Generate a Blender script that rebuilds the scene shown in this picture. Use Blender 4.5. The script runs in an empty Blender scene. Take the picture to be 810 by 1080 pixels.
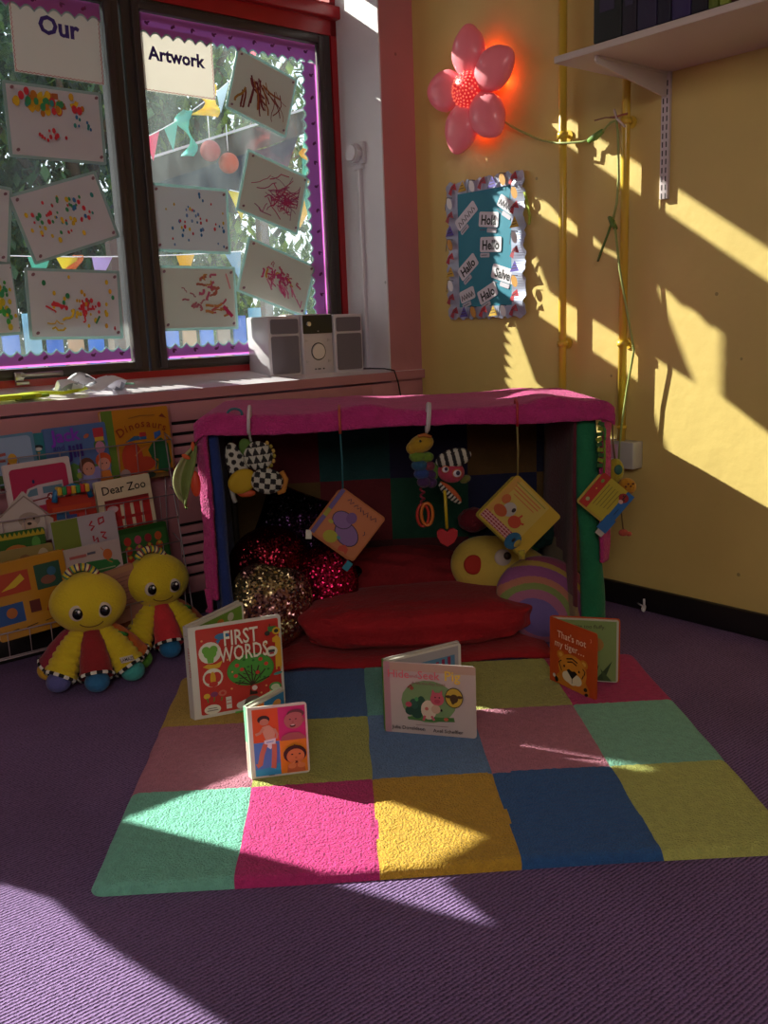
import bpy, bmesh, math, random
from mathutils import Vector, Matrix, noise

# ------------------------------------------------------------------ camera, world, sun, exposure
SC = bpy.context.scene
COL = SC.collection
TH = 0.6470                       # the room is turned by this much against the rug and den
CORNER = Vector((0.891, 2.134, 0))
CAMP = Vector((0.528, -1.992, 1.064))

def cam_axes(yaw, pitch, roll):
    d = Vector((math.sin(yaw)*math.cos(pitch), math.cos(yaw)*math.cos(pitch), -math.sin(pitch)))
    r = Vector((math.cos(yaw), -math.sin(yaw), 0)); u = r.cross(d)
    return r*math.cos(roll)+u*math.sin(roll), u*math.cos(roll)-r*math.sin(roll), d
cr, cu, cd = cam_axes(.0415, .2037, -.038)
cam = bpy.data.cameras.new('camera'); camo = bpy.data.objects.new('camera', cam); COL.objects.link(camo)
cam.sensor_fit = 'AUTO'; cam.sensor_width = 36; cam.lens = 980/1080*36; cam.clip_start = .02; cam.clip_end = 200
M = Matrix((cr, cu, -cd)).transposed().to_4x4(); M.translation = CAMP
camo.matrix_world = M; SC.camera = camo

RM = Matrix.Rotation(TH, 3, 'Z')
def room(p): return CORNER + RM @ Vector(p)

w = bpy.data.worlds.new('world'); SC.world = w; w.use_nodes = True
nt = w.node_tree; nt.nodes.clear()
bg = nt.nodes.new('ShaderNodeBackground'); out = nt.nodes.new('ShaderNodeOutputWorld')
sky = nt.nodes.new('ShaderNodeTexSky'); sky.sky_type = 'PREETHAM'
sdir = (RM @ Vector((-.45, 1, .66))).normalized()
sky.sun_direction = sdir; sky.turbidity = 4
mx = nt.nodes.new('ShaderNodeMixRGB'); mx.inputs[0].default_value = .65; mx.inputs[2].default_value = (.80, .90, 1, 1)
nt.links.new(sky.outputs[0], mx.inputs[1]); nt.links.new(mx.outputs[0], bg.inputs[0])
bg.inputs[1].default_value = 2.1
nt.links.new(bg.outputs[0], out.inputs[0])

sun = bpy.data.lights.new('sun', 'SUN'); suno = bpy.data.objects.new('sun', sun); COL.objects.link(suno)
sun.energy = 16; sun.angle = math.radians(.55); sun.color = (1, .93, .80)
suno.rotation_euler = (-sdir).to_track_quat('-Z', 'Y').to_euler()

def area(name, loc, target, sx, sy, energy, color):
    l = bpy.data.lights.new(name, 'AREA'); l.shape = 'RECTANGLE'; l.size = sx; l.size_y = sy
    l.energy = energy; l.color = color
    o = bpy.data.objects.new(name, l); COL.objects.link(o); o.location = loc
    o.rotation_euler = (Vector(target)-Vector(loc)).to_track_quat('-Z', 'Y').to_euler()
    return o
# added fill light behind the camera; the rear wall has no window
area('rear_fill_light', room((-4.2, -4.6, 2.35)), room((-1.3, -1.5, .2)), 1.6, 1.2, 42, (1, .90, .84))

vs = SC.view_settings
SC.display_settings.display_device = 'sRGB'
vs.view_transform = 'Standard'; vs.look = 'None'; vs.gamma = 1; vs.use_curve_mapping = False
vs.exposure = 0.0

# ------------------------------------------------------------------ materials
def lin(c):
    c /= 255.
    return c/12.92 if c <= .04045 else ((c+.055)/1.055)**2.4
def L(h):
    return tuple(lin(int(h[i:i+2], 16)) for i in (0, 2, 4)) + (1,)
MATS = {}
def mat(h, rough=.6, metal=0, bump=0, bscale=60, var=0, vscale=8, emit=0, trans=0, sheen=0, coat=0, kind=None, ecol=None):
    key = (h, rough, metal, bump, bscale, var, vscale, emit, trans, sheen, coat, kind, ecol)
    if key in MATS: return MATS[key]
    m = bpy.data.materials.new('mat_'+h+('_'+kind if kind else '')); m.use_nodes = True
    n = m.node_tree; b = n.nodes['Principled BSDF']; lk = n.links.new
    b.inputs['Base Color'].default_value = L(h); b.inputs['Roughness'].default_value = rough
    b.inputs['Metallic'].default_value = metal
    if sheen: b.inputs['Sheen Weight'].default_value = sheen; b.inputs['Sheen Roughness'].default_value = .5
    if coat: b.inputs['Coat Weight'].default_value = coat; b.inputs['Coat Roughness'].default_value = .12
    if emit:
        b.inputs['Emission Color'].default_value = L(ecol or h); b.inputs['Emission Strength'].default_value = emit
    tc = n.nodes.new('ShaderNodeTexCoord')
    if var:
        ns = n.nodes.new('ShaderNodeTexNoise'); ns.inputs['Scale'].default_value = vscale; ns.inputs['Detail'].default_value = 6
        lk(tc.outputs['Object'], ns.inputs['Vector'])
        rp = n.nodes.new('ShaderNodeMapRange'); rp.inputs[3].default_value = 1-var; rp.inputs[4].default_value = 1+var
        rp.inputs[1].default_value = .3; rp.inputs[2].default_value = .7
        lk(ns.outputs[0], rp.inputs[0])
        mu = n.nodes.new('ShaderNodeMixRGB'); mu.blend_type = 'MULTIPLY'; mu.inputs[0].default_value = 1
        mu.inputs[1].default_value = L(h); lk(rp.outputs[0], mu.inputs[2]); lk(mu.outputs[0], b.inputs['Base Color'])
    if bump:
        ns = n.nodes.new('ShaderNodeTexNoise'); ns.inputs['Scale'].default_value = bscale; ns.inputs['Detail'].default_value = 4
        lk(tc.outputs['Object'], ns.inputs['Vector'])
        bp = n.nodes.new('ShaderNodeBump'); bp.inputs['Strength'].default_value = bump; bp.inputs['Distance'].default_value = .01
        lk(ns.outputs[0], bp.inputs['Height']); lk(bp.outputs[0], b.inputs['Normal'])
    if trans:   # paper or thin cloth: part of the light passes
        ts = n.nodes.new('ShaderNodeBsdfTranslucent'); ts.inputs[0].default_value = L(h)
        ms = n.nodes.new('ShaderNodeMixShader'); ms.inputs[0].default_value = trans
        lk(b.outputs[0], ms.inputs[1]); lk(ts.outputs[0], ms.inputs[2])
        lk(ms.outputs[0], n.nodes['Material Output'].inputs[0])
    MATS[key] = m
    return m

def sequin(h1, h2, scale=140, amt=1.1, mixs=5, metal=.9):
    key = ('seq', h1, h2, scale)
    if key in MATS: return MATS[key]
    m = bpy.data.materials.new('sequins_'+h1); m.use_nodes = True; n = m.node_tree; lk = n.links.new
    b = n.nodes['Principled BSDF']; b.inputs['Metallic'].default_value = metal; b.inputs['Roughness'].default_value = .22
    tc = n.nodes.new('ShaderNodeTexCoord'); v = n.nodes.new('ShaderNodeTexVoronoi'); v.inputs['Scale'].default_value = scale
    lk(tc.outputs['Object'], v.inputs['Vector'])
    g = n.nodes.new('ShaderNodeNewGeometry')
    s = n.nodes.new('ShaderNodeVectorMath'); s.operation = 'SUBTRACT'; s.inputs[1].default_value = (.5, .5, .5)
    lk(v.outputs['Color'], s.inputs[0])
    k = n.nodes.new('ShaderNodeVectorMath'); k.operation = 'SCALE'; k.inputs['Scale'].default_value = amt
    lk(s.outputs[0], k.inputs[0])
    a = n.nodes.new('ShaderNodeVectorMath'); a.operation = 'ADD'; lk(k.outputs[0], a.inputs[0]); lk(g.outputs['Normal'], a.inputs[1])
    nm = n.nodes.new('ShaderNodeVectorMath'); nm.operation = 'NORMALIZE'; lk(a.outputs[0], nm.inputs[0]); lk(nm.outputs[0], b.inputs['Normal'])
    ns = n.nodes.new('ShaderNodeTexNoise'); ns.inputs['Scale'].default_value = mixs; lk(tc.outputs['Object'], ns.inputs['Vector'])
    rp = n.nodes.new('ShaderNodeValToRGB'); rp.color_ramp.elements[0].position = .46; rp.color_ramp.elements[1].position = .52
    rp.color_ramp.elements[0].color = L(h1); rp.color_ramp.elements[1].color = L(h2)
    lk(ns.outputs[0], rp.inputs[0]); lk(rp.outputs[0], b.inputs['Base Color'])
    MATS[key] = m; return m

def carpet_mat():
    m = bpy.data.materials.new('purple_loop_carpet'); m.use_nodes = True; n = m.node_tree; lk = n.links.new
    b = n.nodes['Principled BSDF']; b.inputs['Roughness'].default_value = .95
    tc = n.nodes.new('ShaderNodeTexCoord'); mp = n.nodes.new('ShaderNodeMapping'); mp.inputs['Rotation'].default_value = (0, 0, math.radians(91))
    lk(tc.outputs['Object'], mp.inputs['Vector'])
    wv = n.nodes.new('ShaderNodeTexWave'); wv.inputs['Scale'].default_value = 38; wv.inputs['Distortion'].default_value = 2.2
    wv.inputs['Detail'].default_value = 3; wv.inputs['Detail Scale'].default_value = 3
    lk(mp.outputs[0], wv.inputs['Vector'])
    n1 = n.nodes.new('ShaderNodeTexNoise'); n1.inputs['Scale'].default_value = 170; n1.inputs['Detail'].default_value = 3; lk(tc.outputs['Object'], n1.inputs['Vector'])
    n2 = n.nodes.new('ShaderNodeTexNoise'); n2.inputs['Scale'].default_value = 2.2; n2.inputs['Detail'].default_value = 4; lk(tc.outputs['Object'], n2.inputs['Vector'])
    ad = n.nodes.new('ShaderNodeMath'); ad.operation = 'MULTIPLY_ADD'; ad.inputs[1].default_value = .55; lk(wv.outputs['Fac'], ad.inputs[0]); lk(n1.outputs[0], ad.inputs[2])
    rp = n.nodes.new('ShaderNodeValToRGB'); e = rp.color_ramp.elements
    e[0].position = .35; e[0].color = L('3e2c52'); e[1].position = .95; e[1].color = L('86699c')
    lk(ad.outputs[0], rp.inputs[0])
    mr = n.nodes.new('ShaderNodeMapRange'); mr.inputs[1].default_value = .35; mr.inputs[2].default_value = .65; mr.inputs[3].default_value = .86; mr.inputs[4].default_value = 1.1
    lk(n2.outputs[0], mr.inputs[0])
    mu = n.nodes.new('ShaderNodeMixRGB'); mu.blend_type = 'MULTIPLY'; mu.inputs[0].default_value = 1; lk(rp.outputs[0], mu.inputs[1]); lk(mr.outputs[0], mu.inputs[2])
    lk(mu.outputs[0], b.inputs['Base Color'])
    bp = n.nodes.new('ShaderNodeBump'); bp.inputs['Strength'].default_value = .7; bp.inputs['Distance'].default_value = .006
    lk(ad.outputs[0], bp.inputs['Height']); lk(bp.outputs[0], b.inputs['Normal'])
    return m

def wall_mat(h, name, rough=.5):
    m = bpy.data.materials.new(name); m.use_nodes = True; n = m.node_tree; lk = n.links.new
    b = n.nodes['Principled BSDF']; b.inputs['Roughness'].default_value = rough
    tc = n.nodes.new('ShaderNodeTexCoord')
    n1 = n.nodes.new('ShaderNodeTexNoise'); n1.inputs['Scale'].default_value = 3; n1.inputs['Detail'].default_value = 8; lk(tc.outputs['Object'], n1.inputs['Vector'])
    mr = n.nodes.new('ShaderNodeMapRange'); mr.inputs[1].default_value = .3; mr.inputs[2].default_value = .7; mr.inputs[3].default_value = .93; mr.inputs[4].default_value = 1.05
    lk(n1.outputs[0], mr.inputs[0])
    mu = n.nodes.new('ShaderNodeMixRGB'); mu.blend_type = 'MULTIPLY'; mu.inputs[0].default_value = 1; mu.inputs[1].default_value = L(h); lk(mr.outputs[0], mu.inputs[2])
    # small chips in the paint
    v = n.nodes.new('ShaderNodeTexVoronoi'); v.inputs['Scale'].default_value = 5.5; lk(tc.outputs['Object'], v.inputs['Vector'])
    lt = n.nodes.new('ShaderNodeMath'); lt.operation = 'LESS_THAN'; lt.inputs[1].default_value = .035; lk(v.outputs['Distance'], lt.inputs[0])
    m2 = n.nodes.new('ShaderNodeMixRGB'); m2.inputs[2].default_value = tuple(c*.55 for c in L(h)[:3])+(1,)
    lk(lt.outputs[0], m2.inputs[0]); lk(mu.outputs[0], m2.inputs[1]); lk(m2.outputs[0], b.inputs['Base Color'])
    n2 = n.nodes.new('ShaderNodeTexNoise'); n2.inputs['Scale'].default_value = 14; n2.inputs['Detail'].default_value = 6; lk(tc.outputs['Object'], n2.inputs['Vector'])
    sb = n.nodes.new('ShaderNodeMath'); sb.operation = 'SUBTRACT'; lk(n2.outputs[0], sb.inputs[0]); lk(lt.outputs[0], sb.inputs[1])
    bp = n.nodes.new('ShaderNodeBump'); bp.inputs['Strength'].default_value = .22; bp.inputs['Distance'].default_value = .01
    lk(sb.outputs[0], bp.inputs['Height']); lk(bp.outputs[0], b.inputs['Normal'])
    return m

def glass_mat():
    m = bpy.data.materials.new('window_glass'); m.use_nodes = True; n = m.node_tree; lk = n.links.new
    n.nodes.remove(n.nodes['Principled BSDF']); o = n.nodes['Material Output']
    t = n.nodes.new('ShaderNodeBsdfTransparent'); t.inputs[0].default_value = (.93, .97, .96, 1)
    g = n.nodes.new('ShaderNodeBsdfGlossy'); g.inputs['Roughness'].default_value = .03
    f = n.nodes.new('ShaderNodeFresnel'); f.inputs[0].default_value = 1.45
    a = n.nodes.new('ShaderNodeMixShader'); lk(f.outputs[0], a.inputs[0]); lk(t.outputs[0], a.inputs[1]); lk(g.outputs[0], a.inputs[2])
    # dirt film put in to imitate glare and haze on the glass
    d = n.nodes.new('ShaderNodeBsdfTranslucent'); d.inputs[0].default_value = (.80, .93, .96, 1)
    tc = n.nodes.new('ShaderNodeTexCoord'); mp = n.nodes.new('ShaderNodeMapping'); mp.inputs['Scale'].default_value = (1, 1, .35); mp.inputs['Rotation'].default_value = (0, .6, 0)
    ns = n.nodes.new('ShaderNodeTexNoise'); ns.inputs['Scale'].default_value = 7; ns.inputs['Detail'].default_value = 5
    lk(tc.outputs['Object'], mp.inputs[0]); lk(mp.outputs[0], ns.inputs['Vector'])
    mr = n.nodes.new('ShaderNodeMapRange'); mr.inputs[1].default_value = .35; mr.inputs[2].default_value = .7; mr.inputs[3].default_value = .004; mr.inputs[4].default_value = .045
    lk(ns.outputs[0], mr.inputs[0])
    b = n.nodes.new('ShaderNodeMixShader'); lk(mr.outputs[0], b.inputs[0]); lk(a.outputs[0], b.inputs[1]); lk(d.outputs[0], b.inputs[2])
    lk(b.outputs[0], o.inputs[0])
    return m

# ------------------------------------------------------------------ mesh builder
def I4(): return Matrix.Identity(4)
def TM(loc=(0, 0, 0), rot=(0, 0, 0), sc=(1, 1, 1)):
    from mathutils import Euler
    return Matrix.Translation(Vector(loc)) @ Euler(rot).to_matrix().to_4x4() @ Matrix.Diagonal(Vector(sc).to_4d())
def basis(o, x, y, z=None):
    x = Vector(x).normalized(); y = Vector(y).normalized(); z = x.cross(y) if z is None else Vector(z)
    m = Matrix((x, y, z)).transposed().to_4x4(); m.translation = Vector(o); return m
_txt = {}
def text_geo(s, bold=0):
    k = (s, bold)
    if k in _txt: return _txt[k]
    c = bpy.data.curves.new('t', 'FONT'); c.body = s; c.size = 1; c.offset = bold; c.align_x = 'CENTER'; c.resolution_u = 2
    o = bpy.data.objects.new('t', c)
    me = o.to_mesh(); vs_ = [v.co.copy() for v in me.vertices]; fs = [tuple(p.vertices) for p in me.polygons]
    o.to_mesh_clear(); bpy.data.objects.remove(o); bpy.data.curves.remove(c)
    _txt[k] = (vs_, fs); return _txt[k]

class B:
    def __init__(s, default='cccccc'):
        s.bm = bmesh.new(); s.mats = []; s.d = default
    def mi(s, m):
        if m is None: m = s.d
        if isinstance(m, str): m = mat(m)
        if m not in s.mats: s.mats.append(m)
        return s.mats.index(m)
    def _fin(s, verts, m, X=None, smooth=False):
        i = s.mi(m); fs = set()
        for v in verts:
            if X is not None: v.co = X @ v.co
            for f in v.link_faces: fs.add(f)
        for f in fs: f.material_index = i; f.smooth = smooth
        return fs
    def box(s, c, size, m=None, X=None, bev=0, rot=None, seg=2):
        r = bmesh.ops.create_cube(s.bm, size=1)['verts']
        for v in r: v.co = Vector((v.co.x*size[0], v.co.y*size[1], v.co.z*size[2]))
        if bev:
            es = list({e for v in r for e in v.link_edges})
            g = bmesh.ops.bevel(s.bm, geom=es, offset=bev, segments=seg, affect='EDGES', profile=.5)
            r = list({v for f in g['faces'] for v in f.verts} | {v for v in r if v.is_valid})
        T = Matrix.Translation(Vector(c))
        if rot: T = TM(c, rot)
        if X is not None: T = X @ T
        s._fin(r, m, T, bool(bev)); return s
    def ell(s, c, rad, m=None, X=None, rot=(0, 0, 0), seg=24, fn=None):
        r = bmesh.ops.create_uvsphere(s.bm, u_segments=seg, v_segments=max(6, seg*2//3), radius=1)['verts']
        if fn:
            for v in r: v.co = Vector(fn(v.co))
        T = TM(c, rot, rad)
        if X is not None: T = X @ T
        s._fin(r, m, T, True); return s
    def tube(s, pts, r, m=None, X=None, seg=8, closed=False, cap=True):
        P = [Vector(p) for p in pts]; n = len(P); R = r if isinstance(r, (list, tuple)) else [r]*n
        up = None; rings = []
        for i in range(n):
            a = P[(i-1) % n] if (i or closed) else P[i]; b = P[(i+1) % n] if (i < n-1 or closed) else P[i]
            t = (b-a).normalized() if (b-a).length > 1e-9 else Vector((0, 0, 1))
            if up is None:
                up = Vector((0, 0, 1)) if abs(t.z) < .9 else Vector((1, 0, 0))
            sd = t.cross(up)
            if sd.length < 1e-6: sd = t.cross(Vector((0, 1, 0)))
            sd.normalize(); up = sd.cross(t).normalized()
            rings.append([s.bm.verts.new(P[i]+(sd*math.cos(2*math.pi*k/seg)+up*math.sin(2*math.pi*k/seg))*R[i]) for k in range(seg)])
        for i in range(n if closed else n-1):
            A = rings[i]; C_ = rings[(i+1) % n]
            for k in range(seg):
                try: s.bm.faces.new((A[k], A[(k+1) % seg], C_[(k+1) % seg], C_[k]))
                except ValueError: pass
        if cap and not closed:
            s.bm.faces.new(list(reversed(rings[0]))); s.bm.faces.new(rings[-1])
        s._fin([v for g in rings for v in g], m, X, True); return s
    def cyl(s, a, b, r, m=None, X=None, seg=20, r2=None):
        A = Vector(a); Bv = Vector(b); r2 = r if r2 is None else r2
        t = (Bv-A).normalized(); q = t.to_track_quat('Z', 'Y')
        rings = [[s.bm.verts.new(p+q @ Vector((math.cos(2*math.pi*k/seg)*rr, math.sin(2*math.pi*k/seg)*rr, 0))) for k in range(seg)] for p, rr in ((A, r), (Bv, r2))]
        for k in range(seg): s.bm.faces.new((rings[0][k], rings[0][(k+1) % seg], rings[1][(k+1) % seg], rings[1][k])).smooth = True
        i = s.mi(m)
        f1 = s.bm.faces.new(list(reversed(rings[0]))); f2 = s.bm.faces.new(rings[1])
        for g in rings:
            for v in g:
                if X is not None: v.co = X @ v.co
                for f in v.link_faces: f.material_index = i
        return s
    def prism(s, pts, z0, z1, m=None, X=None, smooth=False):
        lo = [s.bm.verts.new((p[0], p[1], z0)) for p in pts]; hi = [s.bm.verts.new((p[0], p[1], z1)) for p in pts]
        n = len(pts); s.bm.faces.new(list(reversed(lo))); s.bm.faces.new(hi)
        for k in range(n): s.bm.faces.new((lo[k], lo[(k+1) % n], hi[(k+1) % n], hi[k]))
        s._fin(lo+hi, m, X, smooth); return s
    def grid(s, fn, nu, nv, m=None, X=None, mfn=None, smooth=True):
        vv = [[s.bm.verts.new(fn(i/nu, j/nv)) for j in range(nv+1)] for i in range(nu+1)]
        if X is not None:
            for r in vv:
                for v in r: v.co = X @ v.co
        for i in range(nu):
            for j in range(nv):
                f = s.bm.faces.new((vv[i][j], vv[i+1][j], vv[i+1][j+1], vv[i][j+1])); f.smooth = smooth
                f.material_index = s.mi(mfn((i+.5)/nu, (j+.5)/nv) if mfn else m)
        return s
    def text(s, body, x, y, size, m, X, z=0, rot=0, bold=0, sx=1):
        vs_, fs = text_geo(body, bold); T = X @ TM((x, y, z), (0, 0, rot), (size*sx, size, 1))
        nv = [s.bm.verts.new(T @ v) for v in vs_]; i = s.mi(m)
        for f in fs:
            try: g = s.bm.faces.new([nv[k] for k in f]); g.material_index = i
            except ValueError: pass
        return s
    def obj(s, name, parent=None, loc=None, rot=None, world=None, sub=0, recalc=True, solid=0):
        me = bpy.data.meshes.new(name)
        if recalc: bmesh.ops.recalc_face_normals(s.bm, faces=s.bm.faces[:])
        s.bm.to_mesh(me); s.bm.free()
        for m in s.mats: me.materials.append(m)
        o = bpy.data.objects.new(name, me); COL.objects.link(o)
        if parent is not None: o.parent = parent
        if world is not None: o.matrix_world = world
        if loc is not None: o.location = loc
        if rot is not None: o.rotation_euler = rot
        if solid:
            q = o.modifiers.new('thickness', 'SOLIDIFY'); q.thickness = solid; q.offset = 0
        if sub:
            q = o.modifiers.new('subdivision', 'SUBSURF'); q.levels = sub; q.render_levels = sub
        return o

def tag(o, label, cat, group=None, kind=None):
    o['label'] = label; o['category'] = cat
    if group: o['group'] = group
    if kind: o['kind'] = kind
    return o
def struct(o, kind='structure'): o['kind'] = kind; return o
def place(o, loc, rotz=0, frame='rug'):
    if frame == 'room': o.location = room(loc); o.rotation_euler = (0, 0, TH+rotz)
    else: o.location = loc; o.rotation_euler = (0, 0, rotz)
    return o
def thing(name, label, cat, loc=(0, 0, 0), rotz=0, frame='rug', group=None):
    o = bpy.data.objects.new(name, None); COL.objects.link(o); o.empty_display_size = .05
    place(o, loc, rotz, frame); return tag(o, label, cat, group)

# flat pictures: layers a fraction of a millimetre apart on a plane (u right, v up, n out)
def circ(cx, cy, rx, ry=None, n=20, rot=0, a0=0, a1=2*math.pi):
    ry = rx if ry is None else ry; c, q = math.cos(rot), math.sin(rot); r = []
    full = abs(a1-a0) > 6.28
    for k in range(n if full else n+1):
        a = a0+(a1-a0)*k/n; x = rx*math.cos(a); y = ry*math.sin(a); r.append((cx+c*x-q*y, cy+q*x+c*y))
    return r
def rect(x0, y0, x1, y1): return [(x0, y0), (x1, y0), (x1, y1), (x0, y1)]
def rrect(w_, h_, r, x0=0, y0=0, corners=(1, 1, 1, 1)):
    P = []
    for k, (cx, cy, a) in enumerate(((x0+r, y0+r, math.pi), (x0+w_-r, y0+r, 1.5*math.pi), (x0+w_-r, y0+h_-r, 0), (x0+r, y0+h_-r, .5*math.pi))):
        if corners[k]:
            for i in range(5): t = a+i*math.pi/8; P.append((cx+r*math.cos(t), cy+r*math.sin(t)))
        else: P.append(((x0, y0), (x0+w_, y0), (x0+w_, y0+h_), (x0, y0+h_))[k])
    return P
def stroke(pts, wd):
    P = [Vector(p) for p in pts]; l = []; r = []
    for i, p in enumerate(P):
        a = P[max(0, i-1)]; b = P[min(len(P)-1, i+1)]; t = (b-a)
        if t.length < 1e-9: t = Vector((1, 0))
        t.normalize(); n = Vector((-t.y, t.x))*wd/2; l.append(tuple(p+n)); r.append(tuple(p-n))
    return l+r[::-1]
def art(b, X, shapes, W=1, H=1, z=.0003, dz=.00022, rough=.55):
    """shapes in cover units 0..1 x 0..1 ; ('p',pts,col) ('e',cx,cy,rx,ry,col[,rot]) ('l',pts,w,col) ('t',str,x,y,size,col[,rot,bold,sx])"""
    k = 0
    for sh in shapes:
        k += 1; zz = z+dz*k
        S = X @ TM((0, 0, zz))
        if sh[0] == 'p': pts = [(x*W, y*H) for x, y in sh[1]]; col = sh[2]
        elif sh[0] == 'e':
            pts = circ(sh[1]*W, sh[2]*H, sh[3]*W, sh[4]*W, 18, sh[6] if len(sh) > 6 else 0); col = sh[5]
        elif sh[0] == 'l': pts = stroke([(x*W, y*H) for x, y in sh[1]], sh[2]*W); col = sh[3]
        else:
            o = list(sh)+[0]*3
            b.text(sh[1], sh[2]*W, sh[3]*H, sh[4]*W, mat(sh[5], rough) if isinstance(sh[5], str) else sh[5], S, 0, o[6] if len(sh) > 6 else 0, sh[7] if len(sh) > 7 else 0, sh[8] if len(sh) > 8 else 1)
            continue
        m = mat(col, rough) if isinstance(col, str) else col
        vs_ = [b.bm.verts.new(S @ Vector((p[0], p[1], 0))) for p in pts]
        try:
            f = b.bm.faces.new(vs_); f.material_index = b.mi(m)
        except ValueError: pass
    return b

# ------------------------------------------------------------------ the setting (built in room coordinates: window wall y=0, yellow wall x=0)
WX0, WX1 = -4.3, -.177            # window opening
SILL = .845; HEAD = 2.62; CEIL = 2.75; DEP = .293
M_YEL = wall_mat('d6bc72', 'yellow_wall_paint', .42)
M_PINK = wall_mat('b87c84', 'pink_wall_paint', .55)
M_WHT = wall_mat('dcd8e0', 'white_reveal_paint', .5)
def R_(b, name, kind=True, mod=0):
    o = b.obj(name); place(o, (0, 0, 0), 0, 'room')
    if kind: struct(o)
    return o
b = B(); b.box((-2.6, -2.9, -.05), (5.6, 6.4, .1), carpet_mat()); R_(b, 'floor')
b = B(); b.box((-2.6, -2.9, CEIL+.05), (5.6, 6.4, .1), 'd8d2c8'); R_(b, 'ceiling')
# window wall: pink room side, white reveals, thick wall
b = B()
T_ = .36
b.box((-2.7+.3, T_/2, (SILL-.05)/2), (5.4, T_, SILL-.05), M_PINK)
b.box((-2.4, T_/2, (HEAD+CEIL)/2), (5.4, T_, CEIL-HEAD), M_PINK)
b.box((WX1/2+.15, T_/2, (SILL+HEAD)/2-.025), (-WX1+.3, T_, HEAD-SILL+.05), M_PINK)
b.box((WX0-.4, T_/2, (SILL+HEAD)/2-.025), (.8, T_, HEAD-SILL+.05), M_PINK)
b.box((WX1-.003, DEP/2+.002, (SILL+HEAD)/2), (.006, DEP, HEAD-SILL), M_WHT)
b.box((WX0+.003, DEP/2+.002, (SILL+HEAD)/2), (.006, DEP, HEAD-SILL), M_WHT)
b.box(((WX0+WX1)/2, DEP/2+.002, HEAD-.003), (WX1-WX0, DEP, .006), M_WHT)
R_(b, 'wall_window')
b = B(); b.box((.1, -2.7, CEIL/2), (.2, 5.4, CEIL), M_YEL); R_(b, 'wall_right')
b = B(); b.box((-5.1, -2.7, CEIL/2), (.2, 5.4, CEIL), 'c9b06a'); R_(b, 'wall_left')
b = B(); b.box((-2.5, -5.5, CEIL/2), (5.4, .2, CEIL), 'c9a870'); R_(b, 'wall_rear')
# skirting, its top edge slightly worn
b = B()
b.box((-.011, -2.7, .042), (.022, 5.3, .084), mat('1a1718', .45, bump=.1), bev=.004)
R_(b, 'baseboard_right')
# sill board: rises a little towards the glass
b = B(); b.grid
prof = [(-.018, SILL), (DEP, SILL+.037), (DEP, SILL-.03), (.012, SILL-.036), (-.018, SILL-.036)]
top = mat('e9e2ec', .22, coat=.3)
X = basis((-4.9, 0, 0), (0, 1, 0), (0, 0, 1), (1, 0, 0))
lo = [X @ Vector((p[0], p[1], 0)) for p in prof]; hi = [X @ Vector((p[0], p[1], 4.9)) for p in prof]
lv = [b.bm.verts.new(v) for v in lo]; hv = [b.bm.verts.new(v) for v in hi]
for k in range(5):
    f = b.bm.faces.new((lv[k], lv[(k+1) % 5], hv[(k+1) % 5], hv[k])); f.material_index = b.mi(top if k == 0 else M_PINK)
for c in (lv, hv):
    f = b.bm.faces.new(c); f.material_index = b.mi(M_PINK)
for v in hv: v.co.x += .0
R_(b, 'trim_1')

# panes: (x0, x1) glass extents
PANES = [(-1.085, -.285), (-2.08, -1.22), (-2.78, -2.205), (-3.62, -3.02), (-4.20, -3.75)]
GZ0, GZ1 = .943, 2.195
M_BRN = mat('3b3230', .38, bump=.05, bscale=20); M_RED = mat('a01820', .3, bump=.06, bscale=12)
GY = .295
wroot = bpy.data.objects.new('window_1', None); COL.objects.link(wroot); place(wroot, (0, 0, 0), 0, 'room'); struct(wroot)
b = B()
# red outer timber: posts, head rail, bottom rail, transom rail
zt = 2.235
b.box(((WX0+WX1)/2, GY+.035, (SILL+.03+.905)/2), (WX1-WX0, .11, .905-SILL-.03), M_RED)
b.box(((WX0+WX1)/2, GY+.035, 2.30), (WX1-WX0, .11, .128), M_RED)
b.box(((WX0+WX1)/2, GY-.028, 2.322), (WX1-WX0, .05, .05), M_RED, bev=.006)
b.box(((WX0+WX1)/2, GY+.035, HEAD-.045), (WX1-WX0, .11, .09), M_RED)
for x0, x1 in ((WX1-.035, WX1), (WX0, WX0+.03)): b.box(((x0+x1)/2, GY+.035, (SILL+HEAD)/2), (x1-x0, .11, HEAD-SILL), M_RED)
b.box((-2.94, GY+.04, (SILL+HEAD)/2+.02), (.2, .1, HEAD-SILL-.04), M_RED)
# mullions of the top lights
for x in (-1.16, -1.6, -2.1, -3.3): b.box((x, GY+.035, 2.45), (.05, .08, .22), M_RED)
o = b.obj('timber_frame', wroot)
b = B()
# brown metal casements with stepped profile
zb0, zb1 = .893, 2.24
edges = []
for i, (x0, x1) in enumerate(PANES):
    ox0, ox1 = x0-.062, x1+.062
    if i == 0: ox1 = x1+.070
    for (ax, bx, az, bz) in ((ox0, x0, zb0, zb1), (x1, ox1, zb0, zb1), (x0, x1, zb0, GZ0), (x0, x1, GZ1, zb1)):
        b.box(((ax+bx)/2, GY+.012, (az+bz)/2), (bx-ax, .05, bz-az), M_BRN)
    t = .028
    for (ax, bx, az, bz) in ((x0-t, x0, GZ0-t, GZ1+t), (x1, x1+t, GZ0-t, GZ1+t), (x0, x1, GZ0-t, GZ0), (x0, x1, GZ1, GZ1+t)):
        b.box(((ax+bx)/2, GY-.020, (az+bz)/2), (bx-ax, .022, bz-az), M_BRN, bev=.003)
o = b.obj('metal_casement', wroot)
MG = glass_mat()
for x0, x1 in PANES:
    b = B(); b.box(((x0+x1)/2, GY+.003, (GZ0+GZ1)/2), (x1-x0+.006, .004, GZ1-GZ0+.006), MG); b.obj('pane', wroot)
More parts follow.
